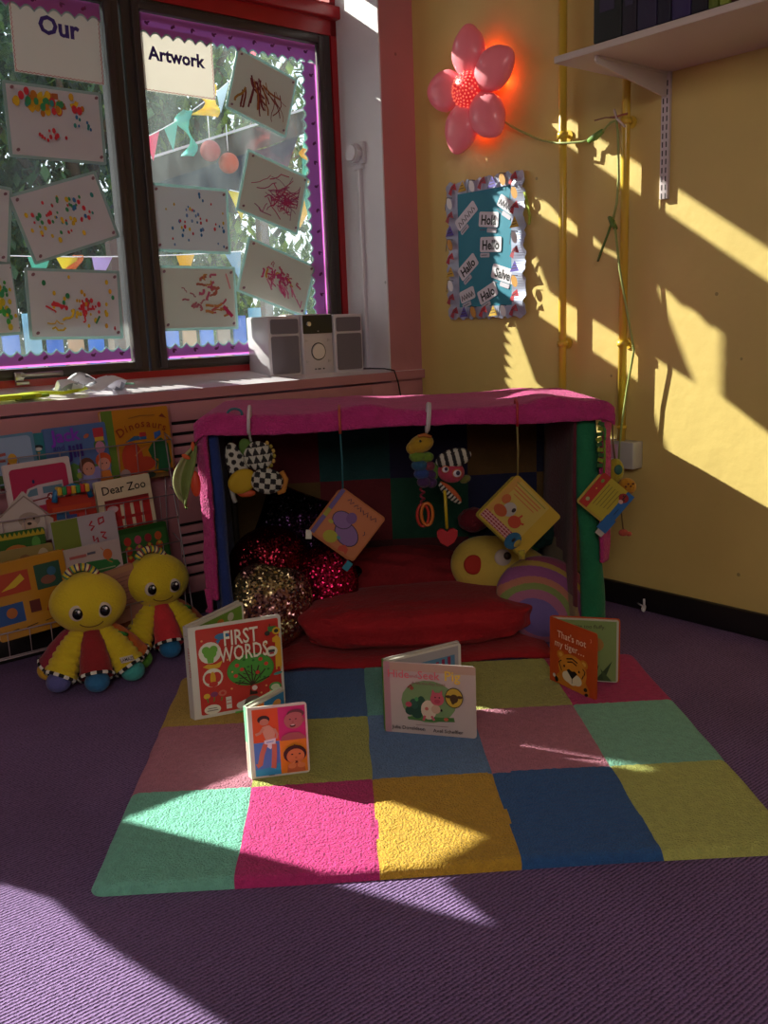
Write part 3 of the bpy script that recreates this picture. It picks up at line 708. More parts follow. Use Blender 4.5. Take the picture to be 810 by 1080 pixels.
# round white dial on the reveal with trunking
t = thing('dial_control', 'round white dial on a square plate with trunking on the window reveal', 'control', (WX1-.006, .150, 1.752), 0, 'room')
wm = mat('d6d2da', .35)
b = B(); b.box((-.008, 0, 0), (.016, .088, .088), wm, bev=.003); b.obj('back_plate', t)
b = B(); b.cyl((-.016, .0, 0), (-.045, .0, 0), .037, wm, seg=32); b.cyl((-.045, .0, 0), (-.052, .0, 0), .034, wm, seg=32, r2=.03)
for k in range(20):
    a = k*math.pi/10; b.box((-.032, math.cos(a)*.037, math.sin(a)*.037), (.024, .004, .004), wm, rot=(a, 0, 0))
b.obj('round_dial', t)
b = B(); b.box((-.010, -.002, -.054), (.018, .05, .02), wm, bev=.002); b.box((-.008, -.002, -.48), (.016, .022, .84), wm, bev=.002); b.obj('trunking', t)

# ------------------------------------------------------------------ yellow wall: pipes, lamp, cord, shelf, poster
M_PIPE = mat('d8b43e', .3, coat=.3, bump=.05)
def pipe(y, z0, label, r=.0145):
    t = thing('wall_pipe', label, 'pipe', (0, y, z0), 0, 'room', 'painted pipes on the yellow wall')
    b = B(); b.cyl((-.034, 0, 0), (-.034, 0, CEIL-z0-.002), r, M_PIPE, seg=20); b.obj('pipe_run', t)
    for z in (.953, 1.68, 2.4):
        b = B(); b.cyl((-.034, 0, z-z0-.010), (-.034, 0, z-z0+.010), r+.005, M_PIPE); b.cyl((0, -.0, z-z0), (-.034, 0, z-z0), .006, M_PIPE); b.cyl((0, 0, z-z0), (-.005, 0, z-z0), .02, M_PIPE); b.obj('pipe_clip', t)
    if z0 > .1:
        b = B(); b.cyl((-.034, 0, .0), (-.034, 0, .012), r+.004, M_PIPE); b.cyl((-.034, 0, .055), (-.034, 0, .067), r+.004, M_PIPE); b.obj('collar', t)
    return t
pipe(-.815, .002, 'yellow painted pipe on the wall nearer the window')
pipe(-1.082, .60, 'yellow painted pipe on the wall that ends above the socket box')

M_PET = mat('f08c9a', .38, emit=.07, coat=.25, ecol='ff3a4a')
t = thing('flower_lamp', 'glowing pink balloon flower lamp mounted high on the yellow wall', 'lamp', (-.075, -.405, 1.905), 0, 'room')
XF = basis((0, 0, 0), (0, -1, 0), (0, 0, 1), (-1, 0, 0))     # u right, v up, n into the room
for k, a in enumerate((92, 22, -50, -112, 170)):
    a = math.radians(a); b = B()
    def pf(c):
        # a balloon: round shoulder, narrower root, small point at the tip
        x = c.x; wd = 1.0-.38*max(0, -x)**1.3; tip = 1+.10*max(0, x-.82)/.18
        return Vector((x*tip, c.y*wd, c.z*wd))
    b.ell((0, 0, 0), (.100, .077, .052), M_PET, X=XF @ TM((math.cos(a)*.125, math.sin(a)*.125, .004), (0, 0, a)), seg=32, fn=pf)
    b.obj('petal', t)
b = B(); b.ell((0, 0, .020), (.066, .066, .048), mat('f04a5a', .3, emit=.35, ecol='ff2a2a'), X=XF, seg=32)
for i in range(7):
    for j in range(18):
        ph = .18+i*.2; th = j*2*math.pi/18+i*.17
        if i < 2 and j % (3-i): continue
        b.ell((math.sin(ph)*math.cos(th)*.066, math.sin(ph)*math.sin(th)*.066, .020+math.cos(ph)*.048), (.0036, .0036, .0036), mat('ff9a8a', .3, emit=.9, ecol='ff6a50'), X=XF, seg=6)
b.obj('dotted_centre', t)
b = B(); b.cyl((0, 0, -.072), (0, 0, -.02), .035, 'e8a0a8', X=XF); b.obj('wall_mount', t)
for dy, dz, e in ((-.12, .02, .75), (.0, -.13, .5), (-.05, .13, .5), (.09, .0, .3)):
    l = bpy.data.lights.new('flower_bulb', 'POINT'); l.energy = e*.55; l.color = (1, .13, .03); l.shadow_soft_size = .03
    lo_ = bpy.data.objects.new('flower_bulb', l); COL.objects.link(lo_); lo_.location = room((-.03, -.405+dy, 1.905+dz))
# lamp flex with inline switch, tied to the pipe, down to the socket box
cg = mat('9ca860', .5)
t = thing('lamp_flex', 'pale green flex looping from the flower lamp to the pipe and down the wall', 'cable', (-.02, -.53, 1.85), 0, 'room')
def q(x, y, z): return (x+.02, y+.53, z-1.85)
b = B(); b.tube([q(-.05, -.50, 1.80), q(-.03, -.60, 1.735), q(-.025, -.70, 1.685), q(-.05, -.80, 1.655), q(-.055, -.84, 1.648), q(-.03, -.90, 1.645), q(-.03, -.925, 1.647)], .0042, cg)
b.tube([q(-.03, -.985, 1.665), q(-.045, -1.03, 1.685), q(-.056, -1.06, 1.685), q(-.06, -1.07, 1.64), q(-.06, -1.075, 1.5), q(-.062, -1.07, 1.42), q(-.06, -1.055, 1.37)], .0042, cg)
b.tube([q(-.06, -1.06, 1.36), q(-.06, -1.085, 1.2), q(-.055, -1.12, 1.03), q(-.05, -1.14, .93), q(-.05, -1.115, .80), q(-.055, -1.095, .65), q(-.06, -1.09, .52)], .0042, cg)
b.obj('flex', t)
b = B(); b.tube([q(-.03, -.925, 1.643), q(-.03, -.955, 1.653), q(-.03, -.985, 1.667)], [.008, .0125, .008], mat('6f9a4a', .4), seg=12); b.obj('inline_switch', t)
b = B(); b.tube([q(-.06, -1.055, 1.36), q(-.066, -1.045, 1.375), q(-.07, -1.06, 1.35), q(-.06, -1.065, 1.34), q(-.055, -1.05, 1.36)], .008, mat('5a7a34', .5)); 
b.tube([q(-.065, -1.05, 1.35), q(-.07, -1.03, 1.30), q(-.07, -1.005, 1.245), q(-.07, -1.0, 1.235), q(-.07, -1.01, 1.26), q(-.07, -1.035, 1.31), q(-.066, -1.05, 1.35)], .004, mat('5a7a34', .5)); b.obj('knot', t)
b = B(); b.tube([q(-.05, -1.03, 1.70), q(-.062, -1.06, 1.695), q(-.05, -1.10, 1.70)], .003, 'b06050'); b.tube([q(-.055, -1.05, 1.72), q(-.062, -1.065, 1.69), q(-.05, -1.09, 1.66)], .004, 'd8c8c0'); b.tube([q(-.055, -.97, 1.70), q(-.062, -1.02, 1.70), q(-.062, -1.07, 1.69)], .0022, '8a5a4a'); b.obj('cable_tie', t)
# socket box
t = thing('socket_box', 'grey double socket box on the yellow wall behind the den, pink labels on its front', 'socket', (0, -1.075, .565), 0, 'room')
b = B(); b.box((-.030, 0, 0), (.058, .15, .096), mat('b8b6ae', .4), bev=.004); b.obj('box_body', t)
b = B(); b.box((-.061, .025, .012), (.004, .07, .05), 'd8a8c0'); b.box((-.061, .03, -.02), (.005, .07, .014), 'e8e0e4'); b.obj('pink_label', t)

# shelf with its bracket and the things on it
t = thing('wall_shelf', 'pale board shelf on a white bracket high on the yellow wall', 'shelf', (0, -1.090, 1.803), 0, 'room')
b = B(); b.box((-.205, -.775, .013), (.41, 1.55, .020), mat('cfc0b8', .5), bev=.002); b.obj('shelf_board', t)
X = basis((0, -.128, 0), (-1, 0, 0), (0, 0, 1))
b = B(); b.prism([(.012, .003), (.375, .003), (.375, -.012), (.36, -.020), (.06, -.066), (.012, -.072)], -.004, .004, mat('cfc4c0', .35), X); b.box((-.19, -.128, .0), (.36, .016, .006), mat('cfc4c0', .35)); b.obj('bracket_arm', t)
b = B(); tm_ = mat('cfc2c6', .35)
b.box((-.007, -.128, -.170), (.014, .030, .43), tm_, bev=.001)
for k in range(14):
    z = -.375+k*.0265
    for dy in (-.007, .007): b.box((-.0142, -.128+dy, z), (.001, .004, .017), '2e2424')
b.obj('slotted_upright', t)
def spine(y0, wd, h, c, label, d=.22):
    t = thing('folder', label, 'folder', (-.30, y0-wd/2, 1.827), 0, 'room', 'dark folders on the wall shelf')
    b = B(); b.box((0, 0, h/2), (d, wd-.004, h), mat(c, .6), bev=.003); b.obj('cover', t)
    b = B(); b.box((-d/2-.0005, 0, h*.35), (.002, wd*.5, .07), mat('3a3450', .5)); b.obj('spine_label', t)
yy = -1.235
for k, (wd, h, c, l_) in enumerate([(.10, .32, '1e2426', 'black box file at the left end of the wall shelf'), (.05, .31, '241c30', 'narrow near-black folder beside the black box file on the shelf'), (.065, .33, '2c2444', 'dark violet folder third from the left end of the shelf'), (.045, .31, '1c1830', 'thin navy folder in the middle of the row on the shelf'), (.06, .32, '34285a', 'purple folder just before the green books on the shelf'), (.05, .30, '1a1626', 'black folder touching the green books on the shelf')]):
    spine(yy, wd, h, c, l_); yy -= wd
for c, l_ in (('5a6a20', 'olive green book near the top right on the shelf'), ('8a9a3a', 'lighter green book beside the olive one on the shelf'), ('4a2a20', 'brown book right of the green books on the shelf'), ('243048', 'dark blue book at the right end of the shelf row')):
    spine(yy, .03, .27, c, l_); yy -= .032

# hello poster with curly picture border
t = thing('greetings_poster', 'turquoise poster of greeting words in a silver scalloped border on yellow wall', 'poster', (-.004, -.407, 1.325), 0, 'room')
W, H = .29, .445
rgq = random.Random(3)
b = B(); b.box((-.006, 0, 0), (.012, W+.02, H+.02), mat('1f7f9a', .55)); b.obj('turquoise_board', t)
out_ = []; 
def scal(x0, y0, x1, y1, n, nx, ny):
    for k in range(n*6):
        f = k/(n*6); a = .010*abs(math.sin(math.pi*f*n))+.003*math.sin(k*1.7)
        out_.append((x0+(x1-x0)*f+nx*a, y0+(y1-y0)*f+ny*a))
ow, oh = .205, .262
scal(-ow, -oh, ow, -oh, 8, 0, -1); scal(ow, -oh, ow, oh, 10, 1, 0); scal(ow, oh, -ow, oh, 8, 0, 1); scal(-ow, oh, -ow, -oh, 10, -1, 0)
b = B(); msil = mat('b4bcd8', .35, metal=.25)
def ringpt(p, s): return p
n_ = len(out_); inn = []
for (x, y) in out_:
    kx = max(-W/2, min(W/2, x)); ky = max(-H/2, min(H/2, y)); inn.append((kx, ky))
XP = XF
for zz0, zz1 in ((.012, .016),):
    ov = [b.bm.verts.new(XP @ Vector((x, y, zz0+.006*math.sin(i*.5)))) for i, (x, y) in enumerate(out_)]; iv = [b.bm.verts.new(XP @ Vector((x, y, zz0+.002))) for x, y in inn]
    for k in range(n_):
        a_, b_, c_, d_ = ov[k], ov[(k+1) % n_], iv[(k+1) % n_], iv[k]
        try: b.bm.faces.new((a_, b_, c_, d_)).material_index = b.mi(msil)
        except ValueError: pass
b.obj('scalloped_border', t, solid=.002)
b = B(); pics = []
def pic(x, y, k, s=.024):
    c = ['b8283a', 'c8a030', 'f0eef4', 'a83a4a', '5a4aa8', 'c89040'][k % 6]
    if k % 3 == 0: return [('p', [(x-s, y-s*.6), (x-s*.2, y-s), (x, y), (x+s, y-s*.2), (x+s*.6, y+s), (x-s*.3, y+s*.5)], c), ('l', [(x-s*.5, y), (x+s*.4, y+s*.4)], .003, '30203a')]
    if k % 3 == 1: return [('p', [(x-s, y-s*.8), (x+s, y-s*.7), (x+s*.1, y+s)], c), ('l', [(x-s*.6, y-s*.3), (x+s*.5, y-s*.2)], .003, '4a3020'), ('l', [(x-s*.3, y+s*.2), (x+s*.3, y+s*.2)], .003, '4a3020')]
    return [('e', x, y, s*.6, s, c, .4), ('l', [(x-s, y-s), (x-s*.6, y+s), (x+s*.8, y+s*.8)], .0035, '2a2440')]
k = 0
for i in range(7): pics += pic(-.165+i*.055, .243+.004*(i % 2), k); k += 1
for i in range(7): pics += pic(-.165+i*.055, -.243, k+2); k += 1
for i in range(8): pics += pic(-.178, .19-i*.054, k); k += 1
for i in range(8): pics += pic(.178, .19-i*.054, k+1); k += 1
art(b, XP, pics, 1, 1, z=.022); b.obj('border_pictures', t, recalc=False)
def word(txt, x, y, s, rot, wd, tagw=.05):
    b = B(); S = XP @ TM((x, y, 0), (0, 0, rot))
    b.prism(rrect(wd, s*1.15, .008, -wd/2, -s*.30), .0135, .0150, 'dcd8e4', S)
    b.prism(rrect(tagw, .017, .004, -wd/2+.002 if rot > -.1 else -.005, -s*.30-.020), .0130, .0145, 'c4c0d0', S)
    if txt: b.text(txt, 0, -s*.1, s, mat('16121c'), S, .0155, 0, .030, .85)
    else:
        for q_ in range(5): b.prism(stroke([(-wd*.4+q_*wd*.17, -s*.1), (-wd*.36+q_*wd*.17, s*.45), (-wd*.28+q_*wd*.17, s*.1), (-wd*.3+q_*wd*.17, -.02*s)], .004), .0152, .0156, '2c2838', S)
    b.prism(stroke([(-wd/2+.008, -s*.30-.012), (-wd/2+.04, -s*.30-.011)], .003), .0147, .0150, '5a5668', S)
    b.obj('greeting_card', t)
word('', -.09, .125, .042, .62, .13); word('', .115, .145, .040, -.55, .09); word('Holá', .025, .095, .050, -.12, .105); word('Hello', .035, .0, .050, -.06, .115)
word('Hallo', -.085, -.075, .048, .62, .115); word('Salve', .095, -.115, .048, -.30, .12); word('', -.095, -.185, .042, .30, .085); word('Halo', .02, -.185, .048, .40, .105)
b = B(); b.prism(stroke([(.205, .20), (.222, .15), (.235, .10), (.230, .07)], .010), .008, .011, 'a8bc3a', XP); b.obj('paper_curl', t)
# small white clip on the skirting
b = B(); wc = mat('d8d2d4', .4)
b.cyl((0, 0, .022), (-.05, -.03, .022), .0045, wc); b.cyl((-.02, -.012, .022), (-.022, -.012, .055), .004, wc); b.box((-.026, -.014, .022), (.03, .014, .014), wc, bev=.003, rot=(0, 0, .5)); b.cyl((-.0, .03, .026), (-.02, -.01, .026), .003, wc)
o = b.obj('toy_clip'); place(o, (-.03, -1.19, .0), 0, 'room'); tag(o, 'small white cross shaped clip on the carpet against the skirting', 'clip')

# ------------------------------------------------------------------ rug
RUGC = [['7fcdb8', 'cc2f80', 'cda032', '2a5f9e', 'c0c46a'], ['c07890', 'b2b45c', '6488b8', 'c07890', '86c4ac'], ['bf9e44', '3a669c', '66aaa0', 'b0b05e', 'bc2e6c']]
XS = [.0, .28, .56, .84, 1.12, 1.40]; YS = [-.368, .0, .359, .728]
def nz(x, y, z, s=1): return noise.noise(Vector((x*s, y*s, z*s)))
def rugmat(h): return mat(h, .95, bump=1.0, bscale=190, var=.10, vscale=60, sheen=.08)
t = thing('patchwork_rug', 'thick tufted rug of fifteen bright coloured squares on the purple carpet', 'rug', (.7, .18, 0))
b = B(); NU, NV = 280, 220
def rf(u, v):
    x = 1.40*u; y = -.368+1.096*v
    ex = min(x, 1.40-x); ey = min(y+.368, .728-y)
    # rounded corners
    R = .03; cx = R-ex; cy = R-ey
    if ex < R and ey < R:
        d = math.hypot(cx, cy)
        if d > R and d > 0:
            k = R/d; x += (1 if x < .7 else -1)*(cx-cx*k); y += (1 if y < .18 else -1)*(cy-cy*k)
        e = max(0, R-d)
    else: e = min(ex, ey)
    z = .020*math.sqrt(max(0, 1-(1-min(1, e/.022))**2))
    x += .0035*nz(x, y, 0, 9)+.004*nz(x, y, 3, 40)*(1 if e < .002 else 0); y += .006*nz(x, y, 7, 2.2)
    z += (.0016*nz(x, y, 0, 95)+.0012*nz(x, y, 5, 45))*min(1, e/.02)
    # seams sunk between the squares
    for s_ in XS[1:-1]: z -= .0025*math.exp(-((x-s_)/.004)**2)
    for s_ in YS[1:-1]: z -= .0025*math.exp(-((y-s_)/.004)**2)
    return Vector((x-.7, y-.18, max(z, .0005)))
def rm_(u, v):
    x = 1.40*u+.004*nz(u*9, v*9, 2, 1); y = -.368+1.096*v+.004*nz(u*9, v*9, 8, 1)
    i = sum(1 for s_ in XS[1:-1] if x > s_); j = sum(1 for s_ in YS[1:-1] if y > s_)
    return rugmat(RUGC[j][i])
b.grid(rf, NU, NV, mfn=rm_); b.obj('tufted_pile', t, recalc=False)
b = B(); b.box((0, 0, .001), (1.37, 1.06, .002), '8a7a68'); b.obj('backing', t)

# ------------------------------------------------------------------ play den
DX0, DX1, DY0, DY1, DZ = .100, 1.345, .855, 1.385, .772
def cloth(h, s=120): return mat(h, .92, bump=.45, bscale=s, var=.12, vscale=14, sheen=.15)
den = thing('play_den', 'open fronted den of dark patchwork quilts on a frame in the room corner', 'den', (.72, 1.1, 0))
def dl(x, y, z): return Vector((x-.72, y-1.1, z))
QC = [['5e1420', '4a1418', '5a1820', '16603c', '1c2050'], ['6a4c1c', '701420', '12503a', '1a1c44', '6a4c1c'], ['6b1522', '0e4a4c', '1a1440', '6b4a1a', '1a1a3e']]
b = B()
def bq(u, v):
    x = DX0+(DX1-DX0)*u; z = .004+(DZ-.004)*v
    return dl(x, DY1+.012*math.sin(u*13+v*3)*(1-v*.5)+.01*nz(u*4, v*4, 0), z)
def bqm(u, v):
    x = DX0+(DX1-DX0)*u; z = DZ*v
    i = min(4, max(0, int((x-.185)/.262))) if x > .185 else 0
    j = 0 if z < .25 else (1 if z < .495 else 2)
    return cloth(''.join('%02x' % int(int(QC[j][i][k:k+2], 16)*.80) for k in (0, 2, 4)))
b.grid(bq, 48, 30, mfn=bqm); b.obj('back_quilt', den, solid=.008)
b = B()
def sq(X, sgn):
    def f(u, v):
        y = DY0+(DY1-DY0)*u; z = .004+(DZ-.004)*v
        return dl(X+sgn*.012*math.sin(u*9+v*2), y, z)
    return f
b.grid(sq(DX0+.004, 1), 24, 24, mfn=lambda u, v: cloth(['1c2046', '24306a', '3a1426', '1a1838'][int(u*2)+2*int(v*2)])); b.obj('left_quilt', den, solid=.008)
b = B(); b.grid(sq(1.262, -1), 24, 24, mfn=lambda u, v: cloth('8a7450') if v < .18+.30*u else cloth('5a1c2a')); b.obj('right_quilt', den, solid=.008)
b = B(); b.grid(lambda u, v: dl(DX0+(DX1-DX0)*u, DY0+(DY1-DY0)*v, DZ-.004-.010*math.sin(math.pi*u)*math.sin(math.pi*v)+.003*math.sin(u*20)), 30, 14, mfn=lambda u, v: cloth(['3a1426', '1a2a3e', '4a3216', '1c1c40'][int(u*4) % 4])); b.obj('roof_quilt', den, solid=.008)
def post(x0, x1, h, lean, name):
    b = B()
    pts = [(x0+(x1-x0)*k/8, DY0+.012+.010*math.sin(k), 0) for k in range(9)]
    def f(u, v):
        a = 2*math.pi*u; wv = 1+.10*math.sin(v*11+a*2)+.05*nz(math.cos(a), math.sin(a), v*6)
        rx = (x1-x0)/2*wv; return dl((x0+x1)/2+lean*(v-.5)*-1+rx*math.cos(a), DY0+.028+.026*math.sin(a), .002+DZ*.985*v)
    b.grid(f, 20, 30, cloth(h)); b.obj(name, den)
post(.112, .152, '1c3272', .01, 'left_post')
post(1.268, 1.342, '167048', .040, 'right_post')
b = B(); b.tube([dl(DX0+.02, DY0+.02, DZ-.02), dl(DX1-.02, DY0+.02, DZ-.024)], .012, '3a3028'); b.tube([dl(DX0+.02, DY1-.02, DZ-.02), dl(DX1-.02, DY1-.02, DZ-.024)], .012, '3a3028')
for x in (DX0+.02, DX1-.02):
    b.tube([dl(x, DY1-.02, 0), dl(x, DY1-.02, DZ-.02)], .012, '3a3028'); b.tube([dl(x, DY0+.02, DZ-.02), dl(x, DY1-.02, DZ-.02)], .012, '3a3028')
b.obj('frame', den)
b = B(); b.grid(lambda u, v: dl(.125+.012*math.sin(v*5), DY0+.015+.05*u, .64+.13*v), 6, 8, cloth('8a7a1c')); b.obj('mustard_patch', den, solid=.005)

M_FLC = mat('b82c78', .95, bump=1.0, bscale=150, var=.12, vscale=30, sheen=.12)
t = thing('fleece_blanket', 'magenta fleece blanket draped over the den roof and hanging down its front corners', 'blanket', (.72, 1.1, DZ))
b = B()
def fb(u, v):
    x = .082+1.283*u
    bump_ = .022*math.exp(-((x-.60)/.09)**2)+.020*math.exp(-((x-1.17)/.07)**2)+.012*math.exp(-((x-.16)/.05)**2)
    droop = .010*math.sin(u*7+1)+.006*nz(x, v, 0, 7)
    if v < .70:
        k = v/.70; y = DY1+.02-(DY1-DY0+.035)*k; z = DZ+.016+bump_*(.3+.7*k)+.3*droop
    else:
        k = (v-.70)/.30; a = k*math.pi/2; y = DY0-.015-.016*math.sin(a); z = DZ+.016-.016*(1-math.cos(a))-.030*k*(1+.25*math.sin(u*9))+bump_*(1-k)+.3*droop
    ed = 0
    if x < .12: ed = (.12-x)/.038
    if x > 1.325: ed = (x-1.325)/.04
    z -= .022*ed*ed
    return Vector((x-.72, y-1.1+.004*nz(x, v, 4, 30), z-DZ+.002*nz(x, y, 0, 40)))
b.grid(fb, 120, 30, M_FLC); b.obj('roof_drape', t, solid=.012)
def strip(X, sgn, zb, wy, name, taper):
    b = B()
    def f(u, v):
        w_ = wy*(1-taper*v); x = X+sgn*(.008+.0025*math.sin(v*9)+.002*math.sin(u*6+v*14))+.003*nz(u*3, v*14, 1)
        y = DY0-.030+w_*u+.006*math.sin(v*8)
        if u < .35: x -= sgn*.034*(.35-u)/.35
        return Vector((x-.72, y-1.1, (DZ-.002)-(DZ-zb)*v-DZ))
    b.grid(f, 12, 60, M_FLC); return b.obj(name, t, solid=.012)
strip(.092, -1, .225, .12, 'left_fall', .55)
strip(1.352, 1, .285, .10, 'right_fall', -.15)
b = B(); b.tube([Vector((.085-.72, DY0-.02-1.1, .26-DZ)), Vector((.088-.72, DY0-.02-1.1, .20-DZ)), Vector((.084-.72, DY0-.02-1.1, .185-DZ))], [.012, .009, .014], M_FLC); b.obj('knotted_corner', t)

# ------------------------------------------------------------------ soft things inside the den
M_RED2 = mat('980c1a', .9, bump=.5, bscale=60, var=.15, vscale=7, sheen=.05)
b = B(); 
def fm(u, v):
    x = .29+.87*u; y = .742+.60*v+.010*math.sin(u*9)*(1-v)
    return Vector((x-.72, y-1.0, .006+.006*nz(u*5, v*5, 0)+.004*math.sin(u*17)*(1-v)+(.012*min(1, min(v, 1-v, u, 1-u)*16))))
b.grid(fm, 60, 30, M_RED2); o = b.obj('red_mat', solid=.008); place(o, (.72, 1.0, .004)); tag(o, 'thin red mat spread on the den floor with its front edge meeting the rug', 'mat')
def puff(b, c, rad, m, rot=(0, 0, 0), p=.75, amp=.06, seed=0, seg=48, f=3):
    def fn(v):
        s = lambda a: math.copysign(abs(a)**p, a)
        n_ = 1+amp*noise.noise(Vector((v.x*f+seed, v.y*f, v.z*f)))
        return Vector((s(v.x), s(v.y), s(v.z)))*n_
    b.ell(c, rad, m, rot=rot, seg=seg, fn=fn); return b
b = B(); puff(b, (0, 0, .085), (.385, .205, .072), M_RED2, amp=.10, seed=2, p=.62); o = b.obj('floor_cushion', sub=1); place(o, (.745, .985, .012)); tag(o, 'large bright red floor cushion at the mouth of the den', 'cushion')
b = B(); puff(b, (0, 0, .125), (.31, .135, .125), mat('7c0c18', .92, bump=.5, bscale=60, var=.15, vscale=7), p=.9, amp=.16, seed=9); o = b.obj('bean_bag', sub=1); place(o, (.70, 1.235, .012)); tag(o, 'dark red bean bag slumped behind the bright red floor cushion', 'bean bag')

def pillow(name, loc, rot, W, H, T, m, label, n=36, mfn=None, pinch=.06):
    b = B()
    for sgn in (1, -1):
        def f(u, v):
            x = 2*u-1; y = 2*v-1
            k = max(0, (1-x**4)*(1-y**4))**.5
            px_ = x*(1-pinch*(1-y*y)); py_ = y*(1-pinch*(1-x*x))
            return Vector((px_*W/2, -sgn*T/2*k*(1+.08*nz(x*2, y*2, sgn)), py_*H/2))
        b.grid(f, n, n, m, mfn=mfn)
    bmesh.ops.remove_doubles(b.bm, verts=b.bm.verts[:], dist=.0004)
    o = b.obj(name); o.location = loc; o.rotation_euler = rot; tag(o, label, 'cushion'); return o
pillow('sequin_cushion', (.345, 1.235, .345), (-.25, .42, .15), .29, .29, .10, sequin('0a0810', '2a1430', 190, 1.0), 'black and dark purple sequin cushion tipped on its corner at the back of the den')
def blob(name, loc, rot, rad, m, label, p=1, heart=False, seed=1):
    b = B()
    def fn(v):
        n_ = 1+.05*noise.noise(Vector((v.x*2+seed, v.y*2, v.z*2)))
        x, y, z = v
        if heart: z = z+.28*abs(x)**.8*(1 if z > 0 else .2)-.10; x *= (1.0 if z > -.2 else 1+.25*(z+.2))
        return Vector((x, y*(1-.25*abs(x)), z))*n_
    b.ell((0, 0, 0), rad, m, seg=48, fn=fn); o = b.obj(name, sub=1); o.location = loc; o.rotation_euler = rot; tag(o, label, 'cushion'); return o
blob('sequin_cushion', (.262, 1.105, .225), (-.2, -.15, .2), (.155, .075, .165), sequin('4c0814', '660c1e', 190, .75), 'round maroon sequin cushion at the left side of the den', seed=3)
blob('sequin_cushion', (.262, .955, .150), (-.18, .25, .1), (.135, .075, .150), sequin('cdb98a', 'a87a78', 150, 1.2, 9), 'gold and silver reversible sequin cushion leaning in the left front of the den', heart=True, seed=7)
blob('sequin_cushion', (.445, 1.075, .195), (-.2, .1, -.1), (.115, .06, .125), sequin('7c0c2c', 'a01240', 190, .85), 'bright crimson sequin cushion between the gold cushion and the bean bag', seed=5)
blob('sequin_cushion', (.555, 1.16, .16), (-.1, .1, -.1), (.05, .04, .07), sequin('1a1418', '3a2a2c', 190, 1.1), 'small black sequin cushion wedged beside the dark red bean bag', seed=8)

# yellow cushion with a face
t = thing('face_cushion', 'pale yellow cushion with round eyes and a red cheek behind the rainbow cushion', 'cushion', (1.075, 1.13, .195))
RX = Matrix.Rotation(.22, 4, 'Y') @ Matrix.Rotation(-.25, 4, 'X')
b = B(); b.ell((0, 0, 0), (.195, .075, .105), mat('c2a545', .9, bump=.3, sheen=.2), X=RX, seg=40, fn=lambda v: Vector((v.x, v.y, v.z*(1-.25*v.x)))); b.obj('stuffed_body', t)
def dome(name, x, z, r, m, lift=.0, par=None, rad=(.195, .075, .105), X_=RX, th=.010):
    yy_ = -rad[1]*math.sqrt(max(0, 1-(x/rad[0])**2-(z/rad[2])**2))-lift
    b = B(); b.ell((x, yy_, z), (r, th, r), m, X=X_, seg=20); return b.obj(name, par)
dome('cheek', -.125, -.005, .034, mat('a8281c', .9), .0, t)
for x, z in ((-.03, .035), (.085, .012)):
    dome('eye_white', x, z, .030, mat('b8a8a0', .6), .0, t); 
    dome('pupil', x+.012, z+.008, .014, mat('2a1a10', .3), .008, t)
# rainbow cushion
t = thing('rainbow_cushion', 'rainbow striped half round cushion with a lilac centre leaning at the den right', 'cushion', (1.175, .965, .105))
RX2 = Matrix.Rotation(.62, 4, 'Y') @ Matrix.Rotation(-.30, 4, 'X')
b = B(); cols = [(.36, '6a5a9a'), (.50, 'a06080'), (.60, '7a8a4a'), (.70, 'b0705a'), (.86, '8a4a80'), (.94, 'a88a3c'), (1.1, '8a3a58')]
def rc_(u, v):
    d = math.hypot(math.cos(2*math.pi*u)*v+.10, math.sin(2*math.pi*u)*v+.42)*.78
    for k, c in cols:
        if d < k: return mat(c, .85, bump=.3, sheen=.2)
for sgn in (1, -1):
    b.grid(lambda u, v: RX2 @ Vector((math.cos(2*math.pi*u)*v*.180, -sgn*.066*math.sqrt(max(0, 1-v**2.6)), math.sin(2*math.pi*u)*v*(.165 if math.sin(2*math.pi*u) > 0 else .120))), 140, 110, mfn=rc_)
bmesh.ops.remove_doubles(b.bm, verts=b.bm.verts[:], dist=.0003)
b.obj('stuffed_body', t)
b = B(); rgn = random.Random(4)
for _ in range(14):
    a = rgn.uniform(-1.2, .6); r_ = rgn.uniform(.8, .97); b.ell((math.cos(a)*r_*.165, -.062*math.sqrt(1-r_**2.6)-.001, math.sin(a)*r_*.13), (.003, .002, .003), mat('e8d8c8', .2, metal=.6), X=RX2, seg=8)
b.obj('glitter', t)
b = B(); puff(b, (0, 0, 0), (.055, .035, .045), cloth('6a1020'), amp=.1, p=1); o = b.obj('plush_ball'); place(o, (.985, 1.27, .345)); tag(o, 'dark red plush ball resting behind the hanging yellow cloth book', 'toy')
b = B(); puff(b, (0, 0, 0), (.075, .05, .06), mat('14403c', .9, bump=.5), amp=.2, p=1); puff(b, (-.045, -.02, -.035), (.055, .02, .03), mat('1c5a30', .9), rot=(0, .4, 0), amp=.2, p=1); o = b.obj('plush_toy'); place(o, (1.20, 1.21, .305)); tag(o, 'dark green plush toy lying on top of the face cushion', 'toy')

